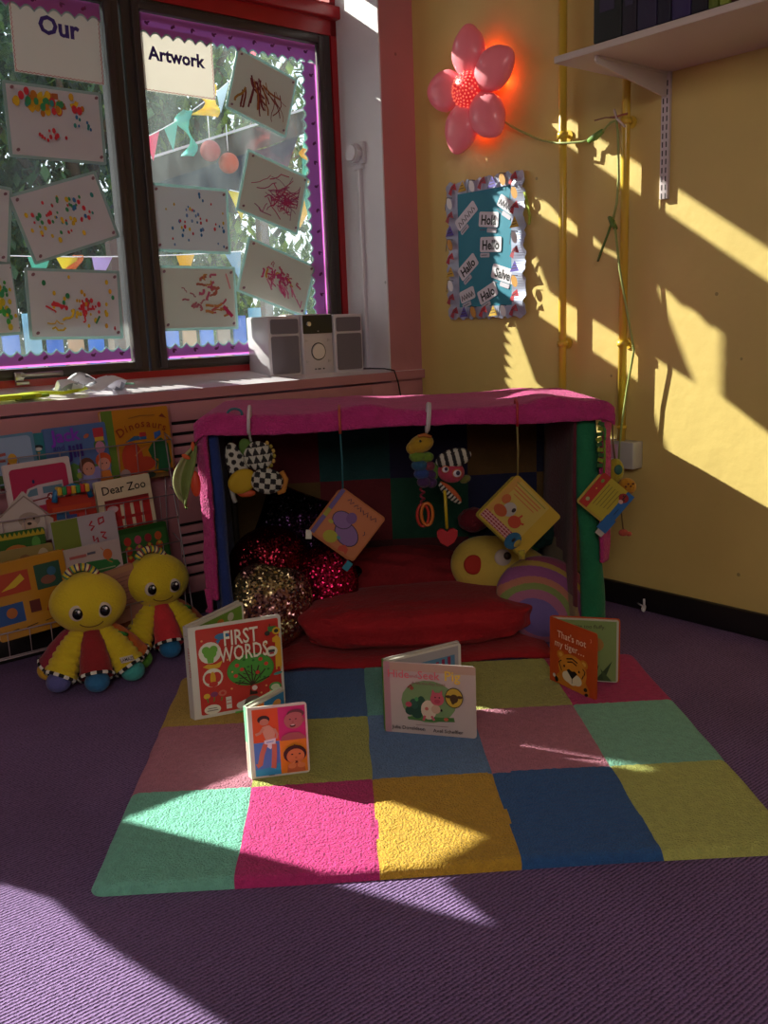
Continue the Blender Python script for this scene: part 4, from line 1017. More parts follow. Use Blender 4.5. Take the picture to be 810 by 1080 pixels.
# ------------------------------------------------------------------ standing board books
def leafM(d, out_):
    d = Vector((d[0], d[1], 0)).normalized(); return Matrix((d, Vector((0, 0, 1)), Vector((out_[0], out_[1], 0)).normalized())).transposed().to_4x4()
def make_open(name, label, S, F_, Bk, W, H, Tspine, cover, artf, backcol, backinner, spineart=None, npg=4, pagecol='d8d4c8', z=.021, spinecol=None, pageside='b', backout=None):
    """Front leaf runs S->F_. The spine block starts at S and goes to S+sv (Tspine long); the back leaf starts there and runs parallel to S->Bk."""
    S = Vector(S); dF = (Vector(F_)-S).normalized(); dB = (Vector(Bk)-S).normalized()
    t = thing(name, label, 'book', (S.x, S.y, z))
    nF = Vector((dF.y, -dF.x)); nF = nF if nF.dot(dB) < 0 else -nF      # outward = away from the back leaf
    nB = Vector((dB.y, -dB.x)); nB = nB if nB.dot(dF) < 0 else -nB
    sv = (nB-nF).normalized()*Tspine
    MF = leafM(dF, nF); MB = Matrix.Translation((sv.x, sv.y, 0)) @ leafM(dB, nB)
    right = MF.to_3x3().determinant() > 0
    b = B(); b.prism(rrect(W, H, .008, 0, 0, (0, 1, 1, 0)), -.003, 0, mat(cover, .32), MF)
    if artf:
        if right: art(b, MF, artf, W, H)
        else: art(b, MF @ Matrix.Translation((W, 0, 0)) @ Matrix.Diagonal((-1, 1, 1, 1)), artf, W, H)
    b.obj('front_cover', t, recalc=False)
    b = B(); b.prism(rrect(W, H, .008, 0, 0, (0, 1, 1, 0)), -.003, 0, mat(backcol, .32), MB); b.obj('back_cover', t)
    Tp = Tspine*.62; Mp = MB if pageside == 'b' else MF; st = Tp/npg; b = B()
    for k in range(npg): b.prism(rrect(W-.005-.001*(k % 2), H-.006, .007, .001, .003, (0, 1, 1, 0)), -.003-st*(k+.95), -.003-st*k, mat(pagecol if k % 2 == 0 else 'bdb8aa', .5), Mp)
    b.obj('pages', t)
    if backinner:
        # the page one looks at inside the V
        b = B(); zz = -.003-Tp
        if Mp.to_3x3().determinant() > 0: inv = Mp @ Matrix.Translation((W-.006, 0, zz)) @ Matrix.Diagonal((-1, 1, -1, 1))
        else: inv = Mp @ Matrix.Translation((0, 0, zz)) @ Matrix.Diagonal((1, 1, -1, 1))
        art(b, inv @ Matrix.Translation((0, .003, 0)), backinner, W-.006, H-.006); b.obj('inner_page', t, recalc=False)
    b = B(); sx = sv.normalized(); no = Vector((-sx.y, sx.x)); no = no if no.dot(dF) < 0 else -no
    MS = Matrix((Vector((sx.x, sx.y, 0)), Vector((0, 0, 1)), Vector((no.x, no.y, 0)))).transposed().to_4x4()
    b.prism(rect(0, 0, Tspine, H), -.002, .0015, mat(spinecol or cover, .35), MS)
    if spineart:
        MM = MS if MS.to_3x3().determinant() > 0 else MS @ Matrix.Translation((Tspine, 0, 0)) @ Matrix.Diagonal((-1, 1, 1, 1))
        art(b, MM @ Matrix.Translation((0, 0, .0012)), spineart, Tspine, H)
    b.obj('spine', t, recalc=False)
    return t
# FIRST WORDS
fw = [('p', rrect(.90, .93, .02, .07, .035), 'c03028')]
fw += [('e', .21, .70, .122, .12, 'dcd8c8'), ('e', .17, .73, .045, .045, '6aa83a'), ('e', .25, .73, .045, .045, '6aa83a'), ('e', .21, .69, .07, .055, '6aa83a'), ('p', [(.17, .66), (.25, .66), (.24, .59), (.18, .59)], '6aa83a'),
       ('e', .35, .86, .08, .035, '3a7aa8'), ('p', [(.28, .82), (.34, .84), (.30, .78)], '3a7aa8'),
       ('p', [(.12, .56), (.20, .52), (.30, .53), (.34, .60), (.26, .57), (.17, .58)], 'd8a828'),
       ('e', .22, .43, .11, .105, 'dcd8c8'), ('e', .18, .43, .05, .06, 'c03028'), ('e', .26, .43, .05, .06, 'c03028'), ('e', .22, .42, .03, .08, 'd8a020'), ('e', .22, .36, .05, .03, 'c03028'),
       ('e', .14, .24, .035, .03, 'd8b030'), ('e', .22, .25, .04, .03, '8a3a6a'), ('e', .31, .25, .045, .035, 'c86a5a'), ('e', .31, .25, .02, .016, 'c03028'), ('l', [(.14, .22), (.15, .17)], .012, '4a8a3a'), ('l', [(.22, .22), (.21, .17)], .012, '4a8a3a'), ('l', [(.3, .21), (.29, .17)], .012, '4a8a3a'),
       ('e', .19, .09, .09, .055, 'dcd8c8'), ('p', rect(.13, .075, .25, .085), '6a6a68'), ('p', rect(.14, .10, .24, .108), '6a6a68'),
       ('p', rect(.34, .07, .40, .20), 'd8d4cc'), ('p', rect(.345, .16, .395, .165), 'c03028'), ('p', rect(.345, .12, .395, .13), 'c8584a'),
       ('e', .56, .09, .075, .05, 'd8d8d4'), ('e', .50, .085, .05, .04, 'd8d8d4'), ('e', .63, .10, .09, .07, '6a5a52'), ('e', .56, .075, .03, .03, '3a302c'),
       ('p', circ(.63, .46, .26, .175, 28), '3f8a34'), ('p', circ(.63, .46, .25, .165, 28), '4c9a3c'),
       ('p', [(.60, .18), (.69, .18), (.66, .30), (.62, .30)], '3a2418')]
for a in (18, 42, 66, 90, 114, 138, 162):
    r_ = math.radians(a); fw.append(('l', [(.64, .29), (.64+.10*math.cos(r_), .29+.11*math.sin(r_)), (.64+.20*math.cos(r_), .30+.19*math.sin(r_)*(1.1 if 40 < a < 140 else .8))], .014, '3a2418'))
for a in (30, 55, 80, 100, 125, 150):
    r_ = math.radians(a); fw.append(('l', [(.64+.10*math.cos(r_), .30+.10*math.sin(r_)), (.64+.16*math.cos(r_+.5), .30+.16*math.sin(r_+.4))], .009, '3a2418'))
for x, y in ((.48, .53), (.74, .56), (.80, .50), (.46, .42), (.70, .42), (.53, .48)): fw.append(('e', x, y, .024, .022, 'c83a30'))
for x, y in ((.56, .58), (.66, .56), (.72, .38), (.82, .44), (.50, .36), (.42, .48), (.60, .50), (.77, .36)): fw.append(('e', x, y, .016, .012, '2c6a2a'))
fw += [('e', .655, .26, .045, .04, 'c03028'), ('e', .655, .26, .03, .028, 'd8d0c8')]
fw += [('p', rect(.84, .84, .93, .90), '3f7a3c'), ('e', .83, .83, .03, .028, '2a2a28'), ('e', .93, .845, .045, .04, 'd8b028'), ('e', .93, .845, .025, .022, '2a2a28'), ('l', [(.86, .9), (.86, .93)], .01, '2a2a28'),
       ('p', [(.90, .45), (.97, .45), (.97, .76), (.93, .80), (.88, .77), (.88, .73), (.91, .72)], 'd8a428'), ('l', [(.91, .46), (.91, .42)], .015, 'd8a428'), ('l', [(.955, .46), (.955, .42)], .015, 'd8a428'),
       ('e', .865, .63, .065, .06, 'dcd8c8'), ('p', rect(.83, .62, .90, .65), '3a3a38'), ('p', rect(.84, .60, .89, .62), 'a82a3a'), ('e', .92, .38, .05, .016, '3a8a8a', .15), ('e', .88, .24, .07, .05, '4a9a4a'), ('e', .88, .235, .05, .035, 'c8d0b0'),
       ('p', rrect(.30, .02, .005, .42, .02), '5aa83a')]
for x, y in ((.12, .86), (.42, .48), (.38, .62), (.40, .30), (.72, .2), (.78, .27), (.82, .2), (.8, .72)): fw.append(('e', x, y, .012, .011, 'e0a060'))
fw += [('t', 'FIRST', .535, .775, .235, 'e8e0d0', .0, .012, .68), ('t', 'WORDS', .560, .605, .235, 'e8e0d0', .0, .012, .62)]
ins = [('p', rect(.05, .04, .97, .97), '6f9a34'), ('e', .55, .88, .07, .05, 'c87a2a'), ('e', .75, .90, .06, .05, 'c8c4b0'), ('e', .3, .8, .08, .07, 'd8c040'), ('e', .55, .6, .15, .12, 'c84a3a')]
make_open('board_book', 'large red board book titled First Words with a tree, standing open on the rug', (.094, .385), (.333, .467), (.250, .66), .253, .262, .024,
          'cfcbc4', fw, 'cfcbc4', ins, [('e', .5, .90, .3, .025, '6a9a2a'), ('t', 'FIRST WORDS', .66, .62, .55, 'b03028', -math.pi/2, .01, 1), ('e', .5, .08, .25, .02, 'b0aaa0')], npg=5, spinecol='c4c0bc')
# baby face book
bb = [('p', rect(.06, .50, .50, .965), 'e0541c'), ('p', rect(.50, .50, .965, .965), 'd02a78'), ('p', rect(.06, .03, .50, .50), '4f7fd0'), ('p', rect(.50, .03, .965, .50), 'e88a1c'), ('p', [(.06, .03), (.5, .03), (.5, .2), (.3, .14), (.06, .12)], '2a9ad0'),
      # walking baby in white nappy
      ('e', .25, .82, .105, .075, '2a1a1c'), ('e', .26, .785, .08, .062, 'c8806a'), ('p', [(.22, .72), (.34, .74), (.44, .66), (.42, .54), (.27, .53), (.23, .62)], 'd89a84'), ('l', [(.24, .70), (.18, .64), (.10, .62)], .05, 'd08a74'), ('l', [(.42, .68), (.47, .60), (.45, .54)], .045, 'd08a74'),
      ('p', [(.24, .53), (.44, .55), (.43, .47), (.34, .40), (.24, .47)], 'e4dcea'), ('l', [(.26, .48), (.19, .34), (.15, .20), (.09, .18)], .085, 'c8705a'), ('l', [(.41, .47), (.40, .32), (.38, .16), (.37, .13)], .085, 'c8705a'), ('l', [(.28, .50), (.40, .51)], .012, '4a7ad0'),
      # laughing baby
      ('p', [(.52, .50), (.55, .56), (.66, .60), (.84, .60), (.95, .53), (.965, .50)], 'a85a5c'), ('e', .76, .77, .165, .155, 'b86a68'), ('e', .80, .86, .15, .08, '6a3a40'), ('e', .78, .835, .13, .065, 'b86a68'), ('e', .70, .79, .018, .01, '2a1418'), ('e', .80, .79, .018, .01, '2a1418'), ('e', .74, .70, .05, .028, '4a1a1c'), ('e', .74, .712, .035, .010, 'e8d8d0'), ('e', .745, .75, .02, .018, 'a85a5a'), ('e', .925, .77, .022, .04, 'b06262'),
      # baby with both hands at the mouth
      ('e', .75, .30, .20, .165, '3a1c12'), ('e', .76, .27, .155, .14, 'd8824a'), ('p', [(.60, .05), (.92, .05), (.90, .16), (.62, .16)], 'c0683a'), ('e', .70, .30, .02, .012, '2a120c'), ('e', .83, .30, .02, .012, '2a120c'), ('e', .765, .25, .02, .018, 'c06a3a'), ('e', .77, .19, .045, .022, '6a2014'),
      ('e', .69, .14, .07, .05, 'd8864e'), ('e', .85, .14, .07, .05, 'd8864e'), ('l', [(.70, .17), (.75, .20)], .022, 'e0925a'), ('l', [(.84, .17), (.79, .20)], .022, 'e0925a'), ('l', [(.62, .36), (.75, .43), (.90, .36)], .035, '3a1c12'),
      ('p', rect(.28, .045, .38, .055), '1c3a5a')]
make_open('board_book', 'small board book with four baby photographs on its cover, standing in front', (.280, .030), (.412, .050), (.352, .130), .136, .178, .020,
          'd8d2c8', bb, 'cfe0c8', [('p', rect(.08, .03, .97, .97), '2a7ab0'), ('p', rect(.08, .5, .4, .97), 'e07a2a'), ('e', .75, .85, .12, .08, 'e0a050')], [('p', rect(0, .5, .6, 1), '8ac8a8'), ('p', rect(.0, .1, .5, .5), 'e0b8b0')], npg=6, spinecol='d0d8cc')
# HIDE AND SEEK PIG
pg = [('p', rect(0, 0, .07, 1), 'b88a94'), ('p', rect(.07, .88, 1, .99), 'bfa090'), ('e', .49, .47, .30, .24, '7a9a66'), ('p', [(.25, .24), (.40, .27), (.62, .26), (.76, .27), (.77, .21), (.5, .19), (.26, .2)], '4a7a3c'),
      ('e', .36, .36, .08, .11, '1c4a3a'), ('e', .33, .43, .05, .06, '2a5a48'), ('e', .41, .46, .045, .07, '24503c'), ('e', .28, .33, .05, .05, '1e4838'), ('e', .27, .42, .035, .03, 'b8485a'), ('e', .36, .50, .02, .025, '4a9a5a'),
      # a generic little pig in a cream coat
      ('e', .49, .36, .085, .11, 'd8c8b0'), ('e', .585, .52, .075, .075, 'c85a6a'), ('p', [(.52, .56), (.535, .66), (.575, .59)], 'c85a6a'), ('p', [(.60, .59), (.64, .655), (.645, .55)], 'c85a6a'), ('e', .585, .49, .032, .024, 'b04458'), ('e', .565, .545, .008, .008, '1a0c10'), ('e', .61, .545, .008, .008, '1a0c10'),
      ('l', [(.45, .28), (.43, .21)], .025, 'c85a6a'), ('l', [(.52, .28), (.55, .22)], .025, 'c85a6a'), ('e', .57, .38, .05, .05, 'c8a890'), ('e', .63, .37, .012, .014, '1a1210'), ('e', .47, .38, .02, .02, 'c8706a'),
      ('l', [(.27, .66), (.30, .70), (.33, .65)], .02, '8a3a30'), ('e', .31, .655, .02, .02, 'a0483c'), ('e', .68, .25, .025, .02, 'c0604a'),
      ('e', .77, .56, .098, .115, '2a2010'), ('e', .77, .56, .090, .106, 'c8a838'), ('e', .77, .55, .045, .05, '4a3418'), ('e', .71, .575, .03, .018, '4a3418'), ('e', .83, .575, .03, .018, '4a3418'), ('e', .76, .51, .02, .03, '4a3418'),
      ('p', rect(.35, .145, .70, .152), '8a6a68'),
      ('t', 'Hide', .17, .80, .125, 'e06a78', 0, .006), ('t', 'and', .335, .81, .06, 'c86a78', 0, 0), ('t', 'Seek', .50, .80, .125, 'e06a78', -.0, .006), ('t', 'Pig', .755, .80, .150, 'f0c850', 0, .016),
      ('t', 'A lift-the-flap book', .50, .72, .048, '8a5a60', 0, 0), ('t', 'Julia Donaldson', .27, .075, .058, '2a2024', 0, .004), ('t', 'Axel Scheffler', .70, .065, .058, '2a2024', 0, .004)]
make_open('board_book', 'pale board book titled Hide and Seek Pig standing open at the rug centre', (.604, .250), (.831, .176), (.790, .345), .238, .192, .020,
          'c4b4b0', pg, 'bab4b0', [('p', rect(.06, .03, .97, .97), 'a8a4a8'), ('p', rect(.45, .3, .92, .85), '5a88a8'), ('p', rect(.66, .5, .70, .80), '8a2a4a'), ('p', rect(.74, .5, .78, .82), '8a2a4a'), ('p', rect(.82, .5, .86, .84), '8a2a4a')], [('p', rect(0, 0, 1, 1), '5f9a34')], npg=5, spinecol='5f9a34')
# THAT'S NOT MY TIGER
tg = [('e', .24, .47, .085, .07, 'c87a20'), ('e', .24, .475, .045, .035, 'd8a040'), ('e', .74, .46, .085, .07, 'c87a20'), ('e', .74, .465, .045, .035, 'd8a040'),
      ('p', [(.14, .02), (.14, .12), (.22, .20), (.78, .20), (.86, .10), (.86, .0), (.4, .0)], 'c87a20'), ('e', .50, .30, .31, .245, 'c87a20'), ('e', .50, .30, .30, .235, 'd08624'),
      ('e', .40, .175, .115, .085, 'dcd0b0'), ('e', .59, .175, .115, .085, 'dcd0b0'), ('e', .495, .12, .09, .05, 'dcd0b0'),
      ('p', [(.38, .275), (.43, .305), (.495, .285), (.56, .305), (.61, .275), (.50, .165)], '1a1418'), ('l', [(.50, .17), (.50, .10)], .012, '5a4a30'),
      ('l', [(.38, .45), (.50, .485), (.62, .45)], .020, '241810'), ('l', [(.40, .405), (.50, .435), (.60, .405)], .018, '241810'), ('l', [(.24, .30), (.22, .36), (.27, .40)], .018, '241810'), ('l', [(.76, .30), (.78, .36), (.73, .40)], .018, '241810'), ('l', [(.28, .24), (.25, .3)], .016, '241810'), ('l', [(.72, .24), (.75, .3)], .016, '241810'),
      ('e', .34, .33, .018, .02, '1a1210'), ('e', .66, .33, .018, .02, '1a1210'), ('e', .17, .075, .04, .045, '1a1210', .4), ('e', .12, .12, .03, .03, 'd8d4cc'), ('e', .80, .10, .04, .03, '1a1210', .4), ('e', .82, .03, .04, .025, '1a1210', .4),
      ('l', [(.90, .84), (.92, .87), (.90, .90)], .012, 'e8a080'),
      ('t', "That's not", .50, .745, .150, 'e8c8b0', 0, .006), ('t', 'my tiger…', .46, .60, .150, 'e8c8b0', 0, .006)]
ti = [('p', rect(.02, .02, .98, .98), '7c9455'), ('e', .66, .60, .13, .12, 'a87838'), ('e', .45, .42, .2, .2, 'c08030'),
      ('p', [(.30, .02), (.36, .3), (.40, .02)], '2c4420'), ('p', [(.42, .02), (.55, .22), (.52, .02)], '3a5a28'), ('p', [(.55, .02), (.72, .28), (.66, .02)], '24381c'), ('p', [(.66, .02), (.92, .35), (.80, .02)], '2c4420'), ('p', [(.80, .02), (.74, .22), (.92, .02)], '3a5428'),
      ('t', 'ears are too fluffy.', .50, .86, .085, '4a4430', 0, .003)]
t = make_open('board_book', 'orange board book titled Thats not my tiger standing open at the rug right', (1.099, .535), (1.190, .365), (1.281, .474), .190, .192, .014,
          'c04a1c', tg, 'b84418', ti, None, npg=4, pagecol='b8b490', spinecol='b84418')

# ------------------------------------------------------------------ plush octopus toys
def octopus(loc, rz, s, label, legs, feet):
    t = thing('plush_octopus', label, 'soft toy', loc, rz, 'rug', 'plush octopus toys by the book rack'); t.scale = (s, s, s)
    fy = mat('d2b81e', .9, bump=.4, bscale=150, var=.05, sheen=.15)
    b = B(); b.ell((0, 0, .238), (.106, .088, .093), fy, seg=40, fn=lambda v: Vector((v.x*(1+.05*(1-v.z*v.z)), v.y, v.z*(1-.05*v.x*v.x)))); hd = b.obj('head', t)
    b = B()
    strp = ['8a2438', 'd8c890', '243a6a', 'c8b030', '3a7a5a']
    def arch(u, v):
        a = math.pi*(.16+.68*u); ca = Vector((-.012+math.cos(a)*.050, 0, .296+math.sin(a)*.052))
        n_ = Vector((math.cos(a), 0, math.sin(a))); ph = 2*math.pi*v; return ca+(n_*math.cos(ph)+Vector((0, 1, 0))*math.sin(ph)*1.4)*.0115
    b.grid(arch, 48, 12, mfn=lambda u, v: mat(strp[int(u*20) % 5], .85)); b.obj('striped_loop', hd)
    for x in (-.036, .040):
        def fz(x, z): return -.088*math.sqrt(max(0, 1-(x/.108)**2-((z-.238)/.093)**2))
        y = fz(x, .232); b = B(); b.ell((x, y+.001, .232), (.0215, .006, .0235), mat('c8b8ac', .8)); b.obj('eye_white', hd)
        b = B(); b.ell((x+.002, y-.005, .231), (.0145, .006, .0170), mat('120d10', .15)); b.ell((x+.006, y-.0105, .239), (.004, .002, .0045), mat('f0eef0', .3)); b.obj('pupil', hd)
    b = B(); pts = []
    for k in range(13):
        a = math.radians(205+130*k/12); x = .002+.036*math.cos(a); z = .205+.022*math.sin(a); pts.append((x, fz(x, z)-.001, z))
    b.tube(pts, .0016, mat('6a4a14', .8), seg=6); b.obj('smile', hd)
    b = B(); b.ell((0, -.03, .150), (.022, .015, .018), mat('5a1620', .8)); b.ell((0, 0, .125), (.06, .055, .05), fy); b.obj('body', t)
    for k, (lc, fc) in enumerate(zip(legs, feet)):
        a = math.radians((-90, -40, 4, 58, 95, 130, 163, -141)[k])
        rib = lc == 'rib'; m = fy if rib else cloth(lc, 90); dx, dy = math.cos(a), math.sin(a)
        b = B(); R0, R1 = .021, .049
        P0 = Vector((dx*.030, dy*.030, .165)); P1 = Vector((dx*.128, dy*.118, .046)); ax = (P1-P0)
        axn = ax.normalized(); sd = Vector((-dy, dx, 0)); up = axn.cross(sd)
        def lf(u, v, P0=P0, ax=ax, sd=sd, up=up):
            f = v; r = R0+(R1-R0)*f**.8; r *= (1+.13*abs(math.sin(f*math.pi*8))) if rib else (1+.02*math.sin(f*20))
            c = P0+ax*f+Vector((0, 0, .012*math.sin(math.pi*f))); ph = 2*math.pi*u
            return c+(sd*math.cos(ph)+up*math.sin(ph)*.85)*r
        b.grid(lf, 22, 40, m); lg = b.obj('leg', t)
        b = B(); 
        for seg_ in range(20):
            ph0 = 2*math.pi*seg_/20
            b.grid(lambda u, v, ph0=ph0: P1+axn*(-.004+.010*u)+(sd*math.cos(ph0+v*math.pi/10)+up*math.sin(ph0+v*math.pi/10)*.85)*(R1*1.06+.003*math.sin(u*math.pi)), 2, 2, mat('d8d4cc', .8) if seg_ % 2 else mat('121014', .8))
        b.obj('checked_cuff', lg)
        b = B(); b.ell(tuple(P1+axn*.012-Vector((0, 0, .003))), (.036, .036, .031), cloth(fc, 90), seg=20); b.obj('foot', lg)
    b = B(); b.tube([(-.05, -.02, .150), (-.02, -.052, .148), (.02, -.052, .150), (.055, -.03, .152), (.085, -.01, .142)], [.005]*5, 'c86a20'); b.tube([(.05, -.035, .150), (.085, -.045, .142), (.10, -.035, .132)], .006, '3a8a3a'); b.obj('ribbon', t)
    return t
o1 = octopus((-.276, .790, .004), .30, 1.03, 'yellow plush octopus in front, nearer the photographer, its head before the lowest books', ['8a1c22', 'rib', 'c2601c', '4a8a3a', 'rib', '2a6a7a', '8a2436', 'rib'], ['2a6a9a', '3f9a96', '5a9a2e', 'c83a3a', '2a6a9a', '7a4a9a', 'd0a020', '5a5a98'])
b = B(); Xt = basis((.088, -.128, .088), (.72, .55, -.12), (-.25, .25, .93)); b.prism(rect(-.024, -.009, .024, .009), 0, .0012, 'd8d0c8', Xt); b.text('LAMAZE', 0, -.005, .0135, mat('3a3038'), Xt, .0016, 0, .01); b.obj('cloth_tag', o1, recalc=False)
octopus((-.118, 1.045, .004), .42, .99, 'yellow plush octopus behind, between the front octopus and the den', ['c22c34', 'rib', 'b8561c', '4a8a3a', 'rib', '1e4a5a', '8a4a22', 'rib'], ['1e6a9a', '2a7a8a', '5a9a2e', 'c83a3a', '2a6a9a', '7a4a9a', 'd0a020', '2a4a6a'])

# ------------------------------------------------------------------ wire book rack against the window wall
rk = thing('book_rack', 'white wire book rack with four tiers under the window', 'rack', (-1.7, -.15, 0), 0, 'room')
mw = mat('94868c', .4, metal=.3)
def rp(x, y, z): return (x+1.7, y+.15, z)
TI = [(-.135, .687, .587, -1.300, -1.300), (-.190, .505, .425, -1.322, -1.325), (-.245, .352, .255, -1.352, -1.355), (-.300, .190, .110, -1.38, -1.38)]
for y, zt_, zb, xr, xr2 in TI:
    b = B()
    b.tube([rp(-2.25, y, zt_), rp(xr, y, zt_)], .0022, mw, seg=6); b.tube([rp(-2.25, y, zb), rp(xr2, y, zb)], .0022, mw, seg=6)
    x = xr
    while x > -2.24:
        b.tube([rp(x, y, zt_), rp(x, y, zb), rp(x, y+.05, zb-.012)], .0015, mw, seg=5); x -= .0655
    b.tube([rp(-2.25, y+.05, zb-.012), rp(xr2, y+.05, zb-.012)], .0022, mw, seg=6)
    b.tube([rp(xr, y, zt_), rp(xr, y+.05, zt_+.02)], .0022, mw, seg=6)
    b.obj('wire_tier', rk)
for x in (-1.295, -2.24):
    b = B(); b.tube([rp(x, -.07, .74), rp(x-.01, -.12, .56), rp(x-.03, -.24, .10), rp(x-.03, -.25, .006)], .0026, mw, seg=8); b.tube([rp(x, -.07, .74), rp(x, -.04, .40), rp(x, -.03, .006)], .0026, mw, seg=8); b.tube([rp(x-.03, -.30, .006), rp(x, -.03, .006)], .0026, mw, seg=8); b.obj('side_frame', rk)

def closed(name, x0, x1, z0, z1, y, label, cover, shapes, lean=.10, tilt=0, T=.014, cat='book', page='c8c0b4', pts=None):
    W = x1-x0; H = z1-z0
    t = thing(name, label, cat, ((x0+x1)/2, y, z0), 0, 'room'); 
    X = TM((0, 0, 0), (-lean, tilt, 0)) @ basis((-W/2, 0, 0), (1, 0, 0), (0, 0, 1))     # u right, v up, n towards the room
    sh = pts or rrect(W, H, .006)
    if pts: sh = [(a*W, c*H) for a, c in pts]
    b = B(); b.prism(sh, -.0025, 0, mat(cover, .3), X); b.prism(sh, -T, -T+.0025, mat(cover, .3), X); b.obj('cover', t)
    ins_ = [(W/2+(a-W/2)*.975, H/2+(c-H/2)*.98) for a, c in sh]
    b = B(); b.prism(ins_, -T+.0025, -.0025, mat(page, .6), X); b.obj('pages', t)
    b = B(); art(b, X, shapes, W, H); b.obj('cover_picture', t, recalc=False)
    return t
closed('board_book', -1.520, -1.275, .556, .800, -.098, 'orange Dinosaurs book with a green spine edge on the top tier', 'b8781c', [('p', rect(0, 0, .16, 1), '5a7a24'),
    ('p', [(.22, .0), (.98, .0), (.98, .06), (.22, .08)], '7a5a2a'), ('e', .38, .30, .16, .24, 'b03a22'), ('p', [(.26, .10), (.30, .46), (.42, .52), (.50, .40), (.56, .20), (.60, .08), (.44, .04)], 'b83c22'), ('e', .55, .22, .16, .10, 'b03a22'), ('l', [(.42, .34), (.52, .42), (.62, .46)], .02, 'c8743a'),
    ('p', [(.62, .40), (.70, .50), (.84, .56), (.94, .46), (.95, .2), (.88, .06), (.74, .10), (.76, .26), (.66, .30)], '1e5a34'), ('l', [(.66, .30), (.74, .22), (.70, .14)], .025, '1e5a34'), ('p', [(.30, .54), (.44, .62), (.62, .60), (.62, .56), (.46, .56)], '2a5a8a'), ('p', rect(.52, .60, .62, .66), 'a82a2a'), ('p', [(.74, .54), (.84, .60), (.84, .66), (.74, .64)], '2a5aa0'), ('p', [(.84, .86), (.90, .90), (.96, .82), (.92, .84)], '7a2a22'), ('e', .24, .10, .075, .075, 'a88a8a'), ('e', .93, .04, .05, .06, '6a2a4a'), ('e', .60, .05, .09, .04, '2a3a2a'),
    ('t', 'D', .27, .635, .17, '8a2a14', .45, .01), ('t', 'i', .345, .680, .15, '8a2a14', .3, .01), ('t', 'n', .415, .705, .15, '8a2a14', .2, .01), ('t', 'o', .505, .725, .15, '8a2a14', .1, .01), ('t', 's', .585, .735, .15, '8a2a14', 0, .01), ('t', 'a', .665, .725, .15, '8a2a14', -.1, .01), ('t', 'u', .75, .705, .15, '8a2a14', -.2, .01), ('t', 'r', .825, .685, .15, '8a2a14', -.3, .01), ('t', 's', .885, .655, .15, '8a2a14', -.4, .01), ('l', [(.38, .87), (.55, .895), (.78, .885)], .012, '8a5a22')], T=.02)
closed('board_book', -1.718, -1.508, .548, .765, -.106, 'blue Jack and Jill book beside the orange dinosaur book', '4a6aa0', [('p', [(.0, .30), (.1, .42), (.2, .44), (.3, .40), (.4, .44), (.5, .38), (.6, .42), (1, .3), (1, 0), (0, 0)], '4a7a34'),
    ('e', .20, .42, .10, .05, '1c4a2a'), ('p', rect(.44, .0, .98, .34), '8a80b8'), ('e', .86, .66, .10, .09, '3a6a3a'), ('p', rect(.78, .78, .95, .92), 'b02a3a'), ('p', rect(.79, .72, .94, .78), 'c8a030'), ('e', .86, .62, .08, .10, 'b87a9a'), ('e', .60, .36, .13, .14, '5a3020'), ('e', .62, .32, .10, .11, 'c88a78'), ('e', .88, .42, .13, .12, 'c04a1c'), ('e', .88, .36, .10, .10, 'd09080'), ('p', [(.80, .26), (.96, .26), (1, .08), (.78, .08)], 'c8742a'), ('p', [(.52, .22), (.70, .22), (.74, .06), (.48, .06)], '8a8ac0'),
    ('e', .59, .32, .01, .012, '1a1010'), ('e', .66, .32, .01, .012, '1a1010'), ('e', .85, .37, .01, .012, '1a1010'), ('e', .92, .37, .01, .012, '1a1010'), ('e', .66, .82, .05, .03, 'a8583a', .5), ('e', .46, .24, .05, .05, '8a9a3a'),
    ('t', 'Jack', .33, .78, .27, '7a28b8', .02, .03), ('t', 'and', .20, .655, .13, '3a2a8a', 0, .008), ('t', 'Jill', .46, .53, .27, '32147a', .03, .03)], tilt=-.02)
closed('board_book', -1.935, -1.752, .595, .757, -.110, 'pale blue picture book with a curved top at the left end of the top tier', '5a86a8', [('p', [(0, 0), (1, 0), (1, .35), (.6, .28), (.3, .34), (0, .25)], '3a5a34'), ('p', rrect(.92, .90, .08, .02, .05), '8aa0c0'), ('p', [(.02, .08), (.94, .08), (.94, .30), (.5, .22), (.02, .28)], '4a6a3a'), ('e', .56, .34, .10, .16, 'a83228'), ('e', .58, .52, .08, .10, 'c8962a'), ('e', .80, .26, .10, .10, 'c86a2a'), ('l', [(.15, .66), (.30, .62), (.48, .64)], .05, '9a4a4a'), ('l', [(.18, .54), (.34, .52), (.46, .52)], .05, '9a4a4a')], tilt=-.03)
closed('board_book', -1.765, -1.718, .600, .752, -.095, 'small teal book with a bird on it between two blue books', '2a7a88', [('e', .5, .70, .34, .17, '142430'), ('e', .5, .66, .24, .12, 'c8c4c0'), ('e', .5, .58, .10, .05, 'c88a2a')])
closed('board_book', -1.870, -1.660, .462, .672, -.160, 'white framed magenta book with a grey vehicle on the second tier', 'c8b8b8', [('p', rrect(.86, .84, .06, .07, .08), 'a81c4c'), ('p', [(.12, .36), (.20, .42), (.30, .60), (.46, .64), (.84, .66), (.84, .34), (.12, .32)], 'b8a8b0'), ('p', [(.26, .48), (.33, .58), (.44, .60), (.44, .49)], '5a7a90'), ('p', rect(.52, .50, .82, .60), '5a7a90'), ('l', [(.14, .40), (.84, .45)], .022, '7a1a24'), ('e', .30, .31, .09, .085, '2a1c24'), ('e', .72, .32, .09, .085, '2a1c24'), ('e', .62, .44, .055, .055, '7a1a24'), ('p', rect(.59, .43, .65, .45), 'd8d0d0'), ('p', rect(.61, .41, .63, .47), 'd8d0d0'), ('e', .40, .70, .02, .03, '1a2a5a')], tilt=-.03)
